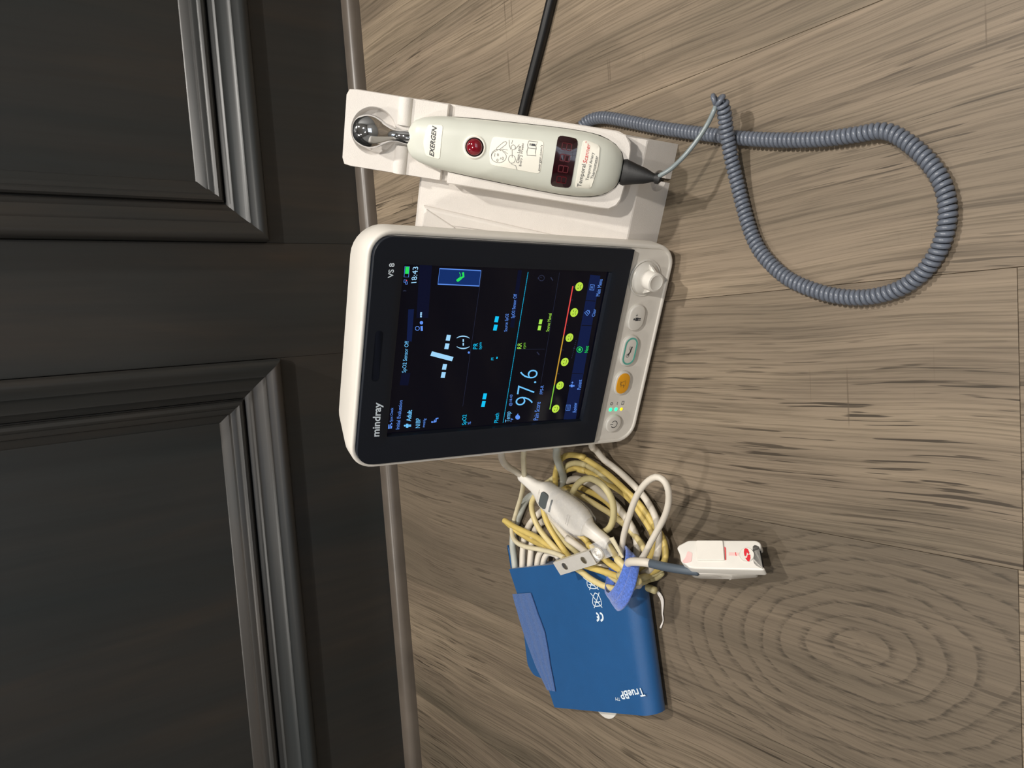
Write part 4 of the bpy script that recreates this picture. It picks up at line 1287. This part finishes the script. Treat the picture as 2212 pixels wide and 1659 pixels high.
# white hoses entering the cuff
hp = root('cuff_hose', Matrix.Translation(P(*g1(480, 1400), 0)), 'white rubber hose folded in loops behind the blue cuff', 'hose')
cable('hose_run', G(g1, (395, 1720, 18), (394, 1590, 18), (398, 1380, 15), (425, 1190, 10), (480, 1050, 7), (560, 950, 5), (660, 850, 4), (780, 700, 4), (880, 570, 4.5), (960, 505, 5), (1080, 485, 6), (1210, 540, 7), g2, (260, 590, 8), (380, 690, 9), (500, 790, 10), (610, 920, 11), (690, 1040, 12), (760, 1180, 13), (785, 1320, 15), (770, 1480, 17)), .0034, M_CABLEW, hp)
cable('hose_run', G(g1, (488, 1720, 18), (486, 1580, 18), (500, 1380, 15), (520, 1220, 11), (570, 1080, 8), (660, 1010, 7), (760, 1060, 8), (860, 1180, 9), (980, 1330, 10), (1060, 1440, 12)), .0034, M_CABLEW, hp)
cable('hose_run', G(g1, (578, 1700, 17), (576, 1570, 17), (592, 1440, 15), (640, 1360, 13), (700, 1330, 11), (780, 1380, 10), (840, 1460, 10)), .0032, M_CABLEW, hp)
cable('hose_run', G(g1, (655, 1660, 16), (648, 1540, 16), (672, 1450, 14), (720, 1400, 12), (800, 1420, 11)), .0030, M_CABLEW, hp)
# white lead from the lower corner of the monitor into the bundle
o = cable('white_lead', [FL(8, 212, -18), FL(-6, 214, -18), FL(-16, 216, -17)] + G(g2, (270, 125, 22), (370, 245, 15), (500, 345, 9), (640, 465, 6), (760, 585, 6), (870, 710, 7), (955, 845, 9), (1015, 980, 11), (1040, 1110, 13), (1052, 1250, 15), (1035, 1390, 17), (1000, 1500, 18), (940, 1600, 18), (850, 1650, 18)), .0029, M_CABLEW)
tag(o, 'white lead running from monitor lower corner along the outside of the coil', 'cable')
# finger sensor lead: tall white loop, sleeve and grey boot
sl = root('finger_sensor_lead', Matrix.Translation(P(*g2(900, 1300), 0)), 'white lead standing in a tall loop and ending at the finger sensor', 'cable')
cable('loop', G(g2, (700, 1640, 18), (600, 1560, 20), (585, 1440, 30), (592, 1330, 33), (622, 1150, 37), (680, 950, 41), (750, 750, 44), (832, 600, 46), (925, 500, 47), (1015, 460, 47), (1095, 490, 46), (1150, 570, 44), (1172, 690, 41), (1155, 840, 38), (1105, 980, 35), (1030, 1120, 33), (950, 1265, 32), (880, 1400, 31), (830, 1480, 30), (770, 1560, 28)), .0026, M_CABLEW, sl)
jx = P(*g2(940, 1525), .044)
cable('sleeve', G(g2, (680, 1570, 40), (672, 1530, 44), (700, 1508, 47), (790, 1508, 47), (880, 1515, 46)) + [jx], .0034, M_CABLEW, sl)

# yellow coil
yc = root('yellow_cable_coil', Matrix.Translation(P(1330, 1180, 0)), 'long yellowed cable gathered in many loops and tied with a blue strap', 'cable')
STR = P(1350, 1257, .040)
def Y(pts, mt=M_YELLOW, r=.0027):
    return cable('loop', pts, r, mt, yc)
Y(G(g1, (790, 620, 12), (800, 540, 16), (800, 430, 19), (832, 300, 21), (900, 215, 22), (1000, 185, 22), (1150, 212, 21), g2, (70, 208, 20), (160, 248, 18), (280, 325, 16), (410, 420, 14), (530, 525, 12), (640, 628, 11), (740, 722, 10), (835, 830, 10), (915, 935, 10), (980, 1040, 11), (1060, 1150, 11), (1110, 1260, 12), (1130, 1380, 13), (1115, 1500, 14), (1040, 1590, 15), (940, 1640, 16), (820, 1680, 17)))
Y(G(g1, (660, 560, 9), (720, 515, 10), (790, 465, 11), (870, 395, 13), (950, 315, 15), (1050, 285, 16), (1180, 310, 16), g2, (60, 288, 15), (150, 312, 14), (270, 380, 12), (400, 482, 9), (520, 580, 7), (630, 672, 6), (720, 765, 6), (800, 870, 7), (880, 985, 8), (950, 1095, 9), (1005, 1210, 10), (1030, 1330, 12), (1010, 1450, 14), (930, 1560, 16), (830, 1640, 17)), M_OLIVE)
Y(G(g1, (800, 480, 6), (880, 410, 9), (960, 368, 11), (1060, 350, 12), (1180, 388, 12), g2, (50, 370, 12), (150, 388, 11), (280, 445, 10), (420, 535, 9), (560, 625, 8), (680, 728, 8), (770, 840, 8), (850, 960, 9), (925, 1075, 10), (975, 1180, 11), (990, 1300, 13), (960, 1430, 15), (880, 1540, 17), (800, 1630, 18)), M_YELLOW)
Y(G(g1, (820, 640, 6), (920, 598, 8), (1050, 582, 9), (1150, 606, 10), g2, (110, 606, 10), (210, 652, 10), (330, 715, 10), (440, 800, 10), (530, 900, 10), (620, 1010, 10), (710, 1120, 11), (800, 1240, 12), (870, 1350, 13), (880, 1470, 15), (830, 1580, 17)), M_YELLOW)
Y(G(g1, (960, 640, 14), (1060, 668, 14), (1180, 722, 14), g2, (70, 688, 14), (200, 758, 14), (330, 838, 14), (440, 905, 14), (545, 985, 14), (640, 1065, 14), (730, 1160, 14), (820, 1270, 15), (880, 1390, 16), (870, 1500, 17), (810, 1600, 18)), M_YELLOW2)
Y(G(g1, (960, 760, 22), (1005, 670, 28), (1060, 565, 33), (1140, 495, 36), (1220, 478, 37), g2, (230, 485, 37), (320, 535, 36), (400, 615, 35), (460, 720, 33), (488, 840, 31), (485, 970, 29), (440, 1085, 27), (360, 1140, 25), (270, 1150, 24)), M_OLIVE, .0029)
Y(G(g1, (600, 640, 24), (535, 715, 24), (505, 810, 23), (530, 950, 22), (600, 1100, 22), (700, 1230, 22), (800, 1340, 23), (890, 1440, 24), g3, (330, 470, 37), (450, 560, 37), (570, 640, 38), (720, 755, 39), (900, 855, 39), (1090, 920, 38), (1250, 930, 36), (1400, 900, 34), (1460, 700, 40)), M_YELLOW2, .0028)
Y(G(g1, (640, 800, 20), (665, 930, 20), (710, 1050, 20), (780, 1170, 20), (850, 1280, 21), (940, 1405, 22), g3, (430, 450, 36), (600, 530, 37), (780, 590, 38), (1000, 660, 38), (1160, 720, 38), (1300, 770, 37), (1420, 800, 36), (1480, 760, 42)), M_YELLOW, .0028)
Y(G(g1, (700, 860, 16), (740, 980, 16), (800, 1100, 16), (880, 1210, 16), (970, 1310, 17), (1060, 1390, 18), g3, (640, 470, 31), (800, 560, 32), (960, 650, 32), (1120, 760, 32), (1250, 840, 32), (1400, 880, 31), (1460, 820, 37)), M_OLIVE, .0027)
Y(G(g1, (168, 996, 20), (300, 1078, 20), (450, 1148, 20), (590, 1218, 20), (700, 1300, 21), (800, 1380, 21), (900, 1450, 20), (1010, 1520, 18)), M_YELLOW, .0030)
Y(G(g1, (180, 1010, 13), (300, 1115, 13), (450, 1215, 13), (600, 1290, 14), (740, 1345, 15), (860, 1400, 15), (980, 1480, 14)), M_YELLOW, .0026)
Y([conB - ax * 0.004] + G(g2, (445, 1335, 32), (510, 1425, 30), (600, 1525, 28), g3, (1160, 440, 40), (1280, 560, 39), (1390, 660, 38), (1470, 760, 36), (1500, 800, 42)), M_YELLOW2, .0032)
Y(G(g1, (1060, 1100, 20), (1110, 1185, 20), g2, (110, 1200, 20), (190, 1290, 20), g3, (700, 210, 32), (830, 320, 32), (960, 440, 33), (1100, 550, 34), (1260, 640, 34), (1400, 720, 33), (1440, 740, 39)), M_YELLOW, .0030)
Y(G(g1, (680, 860, 12), (750, 960, 16), (840, 1065, 22), (930, 1172, 25), (1040, 1275, 27), g3, (330, 90, 28), (480, 190, 28), (620, 300, 29), (760, 420, 29), (900, 540, 29), (1100, 680, 29), (1300, 780, 29), (1510, 860, 35)), M_CABLEW, .0032)
# back side of the tied bundle
for a_, b_, z_ in (((1180, 700), (1490, 740), 40), ((1180, 800), (1490, 800), 43), ((1160, 880), (1480, 860), 38), ((1240, 640), (1480, 690), 40), ((1200, 760), (1500, 770), 35), ((1180, 850), (1480, 850), 33)):
    Y(G(g3, (a_[0], a_[1], z_ - 1), ((a_[0] + b_[0]) / 2, (a_[1] + b_[1]) / 2, z_), (b_[0], b_[1], z_ - 3)), M_OLIVE, .0030)
Y(G(g3, (1400, 760, 28), (1560, 740, 26), (1700, 690, 14), (1820, 640, 11), (1900, 560, 10)), M_OLIVE, .0030)
Y(G(g3, (1380, 840, 27), (1540, 820, 24), (1680, 760, 11), (1800, 730, 9), (1880, 660, 9)), M_OLIVE, .0028)
tail = G(g3, (1300, 820, 24), (1500, 860, 13), (1640, 895, 10.5), (1780, 950, 9))
o = Y(tail, M_OLIVE, .0032)
o['label'] = 'cut end of the yellow cable'
# loose white threads at the cut end
thr = []
for dx, dy in ((0, 0), (14, -6), (-16, 8)):
    pts = G(g3, (1790, 940, 4), (1840 + dx, 1000 + dy, 3), (1890 + dx, 1100 + dy, 2), (1895 + dx * .5, 1230, 1.4), (1890, 1330, 1.4), (1905, 1430, 1.4), (1860 + dx * .4, 1555, 1.2))
    thr.append(tube(catmull(pts, 0.003), .0006, 6))
V, Fc = merge(*thr)
o = mk('frayed_thread', V, Fc, M_THREAD, yc, smooth=True)
o['label'] = 'frayed white threads hanging from the cut cable end'
# blue tie strap: two turns of band around the bundle
sd = P(1328, 1292, .034) - P(1374, 1224, .034); sd[2] = 0; RYS = np.linalg.norm(sd) / 2; sd /= np.linalg.norm(sd)
bd = np.cross([0, 0, 1.0], sd)
if bd[1] > 0: bd = -bd; sd = -sd
SM = frame(STR, bd, sd, (0, 0, 1))
def band(x0, wd, ry, rz, tilt, seed, zc=0.0, lean=0.0):
    rnd = random.Random(seed)
    secs = []
    n = 56
    for k in range(n):
        a = 2 * math.pi * k / n
        jit = 1 + rnd.uniform(-0.012, 0.012)
        cy, cz = ry * math.cos(a) * jit, rz * math.sin(a) * jit + zc
        cx = x0 + tilt * math.cos(a) + lean * math.sin(a)
        nrm = np.array([0, math.cos(a) / ry, math.sin(a) / rz]); nrm /= np.linalg.norm(nrm)
        s = []
        for (u, h) in ((-1, 0), (-1, .7), (-.85, 1), (-.3, 1.15), (.3, 1.15), (.85, 1), (1, .7), (1, 0)):
            s.append((cx + u * wd / 2, cy + nrm[1] * h * 0.0017, cz + nrm[2] * h * 0.0017))
        secs.append(s)
    secs.append(secs[0])
    V, Fc = loft(secs, False, False)
    return V, Fc
st = root('cable_tie_strap', frame(np.array([STR[0], STR[1], 0.0]), bd, sd, (0, 0, 1)), 'fuzzy blue hook and loop strap wrapped around the cable bundle', 'strap')
V, Fc = band(-0.0010, 0.0092, RYS, 0.0135, 0.0, 3, 0.0, 0.0150)
mk('outer_turn', V, [f[::-1] for f in Fc], M_STRAP, st, SM, smooth=True, auto=60)
V, Fc = band(-0.0085, 0.0098, RYS * 0.96, 0.0128, 0.0, 5, 0.0, 0.0145)
mk('inner_turn', V, [f[::-1] for f in Fc], M_STRAP, st, SM, smooth=True, auto=60)
V, Fc = tube(catmull(G(g3, (1330, 1060, 30), (1230, 1050, 29), (1130, 1010, 28.5), (1040, 965, 28)), 0.002), .0040, 10, 0.35)
mk('loose_tail', V, Fc, M_STRAP, st, smooth=True)
# white tape end sticking out below the strap
tq = [P(*g3(*p), .006) for p in ((1350, 1085), (1470, 1125), (1565, 1040), (1570, 960), (1440, 1000))]
q2 = [(p[0], p[1]) for p in tq]
q2 = q2 if sum(q2[i][0] * q2[(i + 1) % 5][1] - q2[(i + 1) % 5][0] * q2[i][1] for i in range(5)) > 0 else q2[::-1]
V, Fc = prism(rounded(q2, .003), 0.0, 0.0085, 0.002)
o = mk('tape_stub', V, Fc, M_THREAD, smooth=True, auto=50)
tag(o, 'small white folded tape end poking out below the blue strap', 'tape')

# ------------------------------------------------------------------ metal garment clip
ca = P(*g3(130, 500), .050); cb = P(*g3(715, 280), .050); cc2 = P(*g3(790, 540), .046); cd2 = P(*g3(210, 695), .046)
cu = ((cb - ca) + (cc2 - cd2)); CLn = np.linalg.norm(cu) / 2; cu /= np.linalg.norm(cu)
cv0 = ((cd2 - ca) + (cc2 - cb)); 
cv = cv0 - cu * (cv0 @ cu); CWd = np.linalg.norm(cv) / 2; cv /= np.linalg.norm(cv)
cn = np.cross(cv, cu)
if cn[2] < 0: cn = -cn
cen = (ca + cb + cc2 + cd2) / 4
yv = np.cross(cn, cu)
PM = frame(cen, cu, yv, cn)
cl = root('garment_clip', PM, 'silver metal garment clip with two holes and a snap stud', 'clip')
hs = []
for s in (-1, 1):
    x0, x1 = (-CLn / 2, 0.0) if s < 0 else (0.0, CLn / 2)
    cxh = s * CLn * 0.265
    rect = rrect(x0, -CWd / 2, x1, CWd / 2, 0.0002, 1)
    a48 = [2 * math.pi * k / 32 for k in range(32)]
    outer_ = [ray_rect((cxh, 0.0), a, rect) for a in a48]
    for (qx, qy) in ((x0, -CWd / 2), (x1, -CWd / 2), (x1, CWd / 2), (x0, CWd / 2)):
        a = math.atan2(qy, qx - cxh) % (2 * math.pi)
        k = min(range(32), key=lambda i: min(abs(a48[i] - a), 2 * math.pi - abs(a48[i] - a))); outer_[k] = (qx, qy)
    inner_ = [(cxh + CWd * 0.27 * math.cos(a), CWd * 0.27 * math.sin(a)) for a in a48]
    hs.append(ring(outer_, inner_, -0.0006, 0.0))
V, Fc = merge(*hs)
mk('plate', V, Fc, M_STEEL, cl, PM)
V, Fc = merge(box(-CLn / 2, CLn / 2, CWd / 2 - 0.0006, CWd / 2, -0.0042, -0.0004), box(-CLn / 2, CLn / 2, -CWd / 2, -CWd / 2 + 0.0006, -0.0042, -0.0004))
mk('side_wall', V, Fc, M_STEEL, cl, PM)
V, Fc = box(-CLn / 2 + 0.001, CLn / 2 - 0.002, -CWd / 2 + 0.001, CWd / 2 - 0.001, -0.0075, -0.0066)
mk('lower_jaw', V, Fc, M_STEEL, cl, PM)
sc = on_frame(PM, *g3(840, 345), 0.0)
V, Fc = move(lathe([(0.0056, -0.0012), (0.0056, 0.0004), (0.0050, 0.0011), (0.0043, 0.0006), (0.0036, 0.0008), (0.0030, 0.0014), (0.0022, 0.0006), (0.0014, 0.0018), (0.0004, 0.0020)], 32), (sc[0], sc[1], 0.0))
mk('snap_stud', V, Fc, M_STEEL, cl, PM, smooth=True, auto=30)
cs = [on_frame(PM, *g3(*p), -0.001) for p in ((690, 215), (940, 100), (1075, 390), (780, 500))]
cs = ccw([tuple(c) for c in cs])
V, Fc = prism(cs, -0.0022, -0.0014)
mk('clear_tab', V, Fc, M_CLEAR, cl, PM)
wt = [on_frame(PM, *g3(*p), -0.006) for p in ((1010, 110), (1075, 90), (1250, 420), (1215, 430))]
V, Fc = prism(ccw([tuple(c) for c in wt]), -0.0080, -0.0070)
mk('paper_tab', V, Fc, M_CABLEC, cl, PM)

# ------------------------------------------------------------------ finger sensor
vq = ray(*g4(1150, 640)); vdir = -vq / np.linalg.norm(vq)             # towards the viewer
hd = P(*g4(1830, 640), 0.0) - P(*g4(480, 600), 0.03); hd[2] = 0; hd /= np.linalg.norm(hd)
PIT = math.radians(27)
fxv = hd * math.cos(PIT) + np.array([0, 0, -math.sin(PIT)])            # towards the open end, which rests on the floor
vp = vdir - fxv * (vdir @ fxv); vp /= np.linalg.norm(vp)
sp_ = np.cross(fxv, vp)
if sp_[0] < 0: sp_ = -sp_
fzv = vp * math.cos(math.radians(20.5)) + sp_ * math.sin(math.radians(20.5))
fyv = np.cross(fzv, fxv)
TH = 0.0220
FO = None
for k in range(400):                                                   # slide along the line of sight until the lowest corner meets the floor
    c_ = CAM + vq * (0.50 + k * 0.001)
    low = min((c_ + fxv * a + fyv * b - fzv * TH)[2] for a in (-0.030, 0.030) for b in (-0.0125, 0.0125))
    if low <= 0.0004:
        FO = c_; break
SM2 = frame(FO, fxv, fyv, fzv)
SB = FO - fzv * TH
fs = root('finger_sensor', SM2, 'white hinged finger clip sensor with red round logo, lying on the floor', 'sensor')
def sq(pts, off=0.0):
    return ccw([tuple(on_frame(SM2, *g4(*p), off)) for p in pts])
up = sq(((455, 470), (485, 425), (640, 345), (1200, 343), (1720, 345), (1790, 385), (1802, 445), (1775, 482), (1690, 440), (1700, 530), (1692, 650), (1730, 735), (1815, 752), (1862, 800), (1835, 824), (1300, 812), (760, 800), (650, 785), (600, 735), (520, 690), (500, 560)))
V, Fc = prism(rounded(up, 0.0016), -0.0095, 0.0, 0.0012)
mk('upper_shell', V, Fc, M_WHITE_S, fs, SM2, smooth=True, auto=45)
lo_ = sq(((600, 380), (1690, 370), (1680, 780), (1400, 800), (1300, 812), (760, 806), (620, 790), (560, 700)))
V, Fc = prism(rounded(lo_, 0.0020), -TH, -0.0092, 0.0004, 0.0020)
mk('lower_shell', V, Fc, M_WHITE, fs, SM2, smooth=True, auto=45)
V, Fc = prism(sq(((1690, 440), (1775, 470), (1815, 700), (1810, 745), (1735, 735), (1690, 650))), -0.0100, -0.0050)
mk('finger_pad', V, Fc, M_BLACKRUB, fs, SM2)
V, Fc = prism(rounded(sq(((770, 360), (1195, 360), (1225, 672), (780, 672))), 0.0010), -0.001, 0.0016, 0.0005)
mk('raised_pad', V, Fc, M_WHITE, fs, SM2)
V, Fc = prism(sq(((1215, 450), (1240, 470), (1245, 660), (1228, 665))), -0.001, 0.0003)
mk('red_marking', V, Fc, M_INKRED, fs, SM2)
V, Fc = prism(sq(((1285, 540), (1445, 550), (1440, 592), (1285, 590))), -0.001, 0.0003)
mk('red_marking', V, Fc, M_PINK, fs, SM2)
V, Fc = prism(sq(((1385, 540), (1398, 540), (1410, 594), (1396, 594))), -0.001, 0.0004)
mk('red_marking', V, Fc, M_INKRED, fs, SM2)
V, Fc = prism(rounded(sq(((630, 520), (705, 550), (690, 690), (590, 715), (540, 690), (600, 620))), 0.0012), -0.001, 0.0003)
mk('pink_lens', V, Fc, M_PINK, fs, SM2)
# moulded grip swirl on the side
V, Fc = merge(*[ribbon([(p[0], p[1]) for p in arc_], 0.0007, 0.0) for arc_ in ([(-0.006 + 0.004 * math.cos(a), -0.016 + 0.0035 * math.sin(a)) for a in np.linspace(0.3, 2.8, 10)], [(0.002 + 0.003 * math.cos(a), -0.016 + 0.0030 * math.sin(a)) for a in np.linspace(-1.2, 2.2, 10)])])
ye = min(p[1] for p in lo_)
mk('grip_swirl', [(x, ye - 0.0002, y) for x, y, z in V], Fc, M_WHITE_S, fs, SM2)
lc = on_frame(SM2, *g4(1570, 578), 0.0006)
V, Fc = move(lathe([(0.0052, -0.001), (0.0052, 0.0004), (0.0049, 0.0009), (0.0046, 0.0007), (0.0005, 0.0006)], 32), (lc[0], lc[1], 0.0))
lg = mk('logo_disc', V, Fc, M_WHITE_S, fs, SM2, smooth=True, auto=30)
parts = []
for pts in (((1530, 490), (1555, 470), (1590, 490), (1615, 550), (1600, 568), (1572, 540), (1560, 600), (1535, 595), (1525, 540)), ((1545, 630), (1575, 622), (1585, 575), (1625, 575), (1630, 630), (1612, 685), (1585, 680))):
    q = sq(pts, 0.0009)
    parts.append(([(x, y, 0.0009) for x, y in q], [tuple(range(len(q)))]))
V, Fc = merge(*parts)
mk('red_mark', V, Fc, M_RED, lg, SM2)
q = on_frame(SM2, *g4(600, 832), -0.010)
SE = np.array(SM2) @ np.array([q[0], q[1], -0.010, 1])
SE = SE + np.append(fxv * 0.009, 0)
cable('boot', [jx, jx * 0.66 + SE[:3] * 0.34 + np.array([0, 0, .002]), jx * 0.33 + SE[:3] * 0.67 + np.array([0, 0, .002]), SE[:3]], .0034, M_GREYRUB, sl)

# ------------------------------------------------------------------ blue pressure cuff
ZT = 0.0260
def bl2(A, B, C, D, s, t):
    return (A * (1 - s) + B * s) * (1 - t) + (D * (1 - s) + C * s) * t
cA = P(1098, 1230, ZT); cB = P(1334, 1205, ZT); cC = P(1386, 1546, ZT - .002); cD = P(1196, 1529, ZT - .003)
cuff = root('pressure_cuff', Matrix.Translation(P(1290, 1390, 0)), 'folded navy blue blood pressure cuff with white print lying on the floor', 'cuff')
NS, NT2 = 18, 26
def cuff_top(s, t):
    p = bl2(cA, cB, cC, cD, s, t)
    p = p.copy()
    # back edge bows inwards, the middle sags a little
    p[2] += 0.0016 * math.sin(t * 3.1) * math.sin(s * 3.14) - 0.0010 * (1 - s)
    return p
secs = []
back = -(cB - cA); back[2] = 0; back /= np.linalg.norm(back)
for j in range(NT2 + 1):
    t = j / NT2
    row = [cuff_top(i / NS, t) for i in range(NS + 1)]
    e = row[-1]
    dirv = row[-1] - row[-2]; dirv[2] = 0; dirv /= np.linalg.norm(dirv)
    zt = e[2]; r = (zt - 0.0015) / 2
    nose = []
    for k in range(1, 13):
        a = math.pi * k / 12
        nose.append(np.array([e[0], e[1], 0]) + dirv * (math.sin(a) * r * 1.25) + np.array([0, 0, 0.0015 + r + r * math.cos(a)]))
    bot = []
    for i in range(8, -1, -1):
        q = cuff_top(i / 8 * 0.98, t); q[2] = 0.0015
        bot.append(q)
    under = []
    secs.append([tuple(p) for p in row + nose + bot])
V, Fc = loft(secs, True, True, True)
Fc = [f[::-1] for f in Fc]
mk('folded_cuff', V, Fc, M_BLUE, cuff, smooth=True, auto=50)
# inner layers at the back edges
def sheet(name, px, z, mt, th_=0.0022):
    pts = [P(x, y, z) for x, y in px]
    q = ccw([(p[0], p[1]) for p in pts])
    V, Fc = prism(rounded(q, .004), z - th_, z, 0.0008)
    return mk(name, V, Fc, mt, cuff, smooth=True, auto=50)
sheet('lower_flap', [(1128, 1345), (1139, 1437), (1152, 1459), (1168, 1466), (1200, 1466), (1200, 1345)], .0075, M_BLUE)
sheet('inner_layer', [(1094, 1174), (1106, 1250), (1230, 1250), (1345, 1225), (1340, 1196), (1215, 1216), (1200, 1240), (1120, 1244)], .0120, M_BLUE)
# loop fastener strip, draped on the top surface
cinv = []
def top_z(x, y):
    """height of the cuff's top at a floor position, by search on the bilinear patch"""
    s, t = 0.5, 0.5
    for _ in range(12):
        p = bl2(cA, cB, cC, cD, s, t)
        ds = (bl2(cA, cB, cC, cD, s + 1e-4, t) - p) / 1e-4; dt = (bl2(cA, cB, cC, cD, s, t + 1e-4) - p) / 1e-4
        Jm = np.array([[ds[0], dt[0]], [ds[1], dt[1]]]); rr = np.array([x - p[0], y - p[1]])
        d = np.linalg.solve(Jm, rr); s += d[0]; t += d[1]
    s = min(1, max(0, s)); t = min(1, max(0, t))
    return cuff_top(s, t)[2]
def on_cuff(px, py, eps):
    z = ZT
    for _ in range(4):
        p = P(px, py, z); z = top_z(p[0], p[1]) + eps
    return P(px, py, z)
eL = [(118, 510), (138, 590), (162, 670), (184, 750), (212, 840), (242, 930), (286, 1050), (332, 1170), (382, 1270), (428, 1368)]
eR = [(280, 500), (312, 590), (345, 690), (376, 770), (405, 850), (420, 930), (440, 1040), (456, 1150), (480, 1270), (500, 1380)]
rows = []
for a, b in zip(eL, eR):
    row = []
    for k in range(7):
        q = np.array(a) * (1 - k / 6) + np.array(b) * k / 6
        row.append(tuple(on_cuff(*g5(*q), 0.0006 + (0.0004 if k % 2 else 0))))
    rows.append(row)
V = [p for r_ in rows for p in r_]
Fc = []
for i in range(len(rows) - 1):
    for j in range(6):
        a = i * 7 + j
        Fc.append((a, a + 1, a + 8, a + 7))
o = mk('loop_fastener', V, Fc, M_BLUE2, cuff)
o['label'] = 'paler ribbed hook and loop strip'
sol = o.modifiers.new('thick', 'SOLIDIFY'); sol.thickness = 0.0010; sol.offset = -1 if True else 1
# print
def cstroke(name, cf, strokes, wd):
    parts = []
    for s in strokes:
        cl_ = s[-1] == 'c'
        raw = list(s[:-1]) + [s[0]] if cl_ else list(s)
        pts = [on_cuff(*cf(*p), 0.0003) for p in raw]
        pts = [np.array([p[0], p[1], 0]) for p in pts]
        pts = catmull(pts, 0.0008) if len(pts) > 2 else pts
        V, Fc = ribbon([(p[0], p[1]) for p in pts], wd, 0)
        parts.append(([(x, y, top_z(x, y) + 0.0003) for x, y, z in V], Fc))
    V, Fc = merge(*parts)
    mk(name, V, Fc, M_PRINTW, cuff)
cstroke('care_symbol', g3, [[(795, 985), (768, 1040), (755, 1110), (760, 1165), (790, 1200), (850, 1200), (895, 1185), (895, 1130), (875, 1070), (840, 1010), 'c'], [(722, 990), (815, 1110), (912, 1226)], [(862, 978), (820, 1110), (780, 1232)], [(780, 1130), (830, 1140), (880, 1125)]], 0.0008)
cstroke('care_symbol', g3, [[(690, 735), (668, 780), (665, 840), (690, 895), (760, 915), (830, 905), (835, 850), (800, 790)], [(600, 735), (730, 830), (852, 932)], [(745, 790), (705, 940)], [(690, 850), (760, 860), (815, 850)]], 0.0008)
cstroke('conformity_mark', g6, [[(298, 345), (320, 355), (333, 390), (328, 420), (308, 434)], [(255, 345), (275, 358), (286, 392), (282, 420), (264, 434)], [(284, 390), (264, 392)]], 0.0018)
def cuff_text(s, cf, BL, BR, TL):
    a, b, c = (on_cuff(*cf(*q), 0.0003) for q in (BL, BR, TL))
    V, Fc = TM[s]
    out = []
    for x, y in V:
        q = a + (b - a) * x + (c - a) * y
        out.append((q[0], q[1], top_z(q[0], q[1]) + 0.0004))
    mk('lettering', out, Fc, M_PRINTW, cuff)
cuff_text('TrueBP', g6, (792, 1205), (518, 1250), (828, 1303))
cuff_text('TM', g6, (532, 1322), (478, 1318), (536, 1358))
# white disc under the near end of the cuff
dc = P(1306, 1511, .0)
V, Fc = prism(circle(dc[0], dc[1], 0.0175, 36), 0.0, 0.0014, 0.0005)
o = mk('plastic_disc', V, Fc, M_WHITE_S, smooth=True, auto=40)
tag(o, 'white plastic disc peeking out under the end of the blue cuff', 'disc')
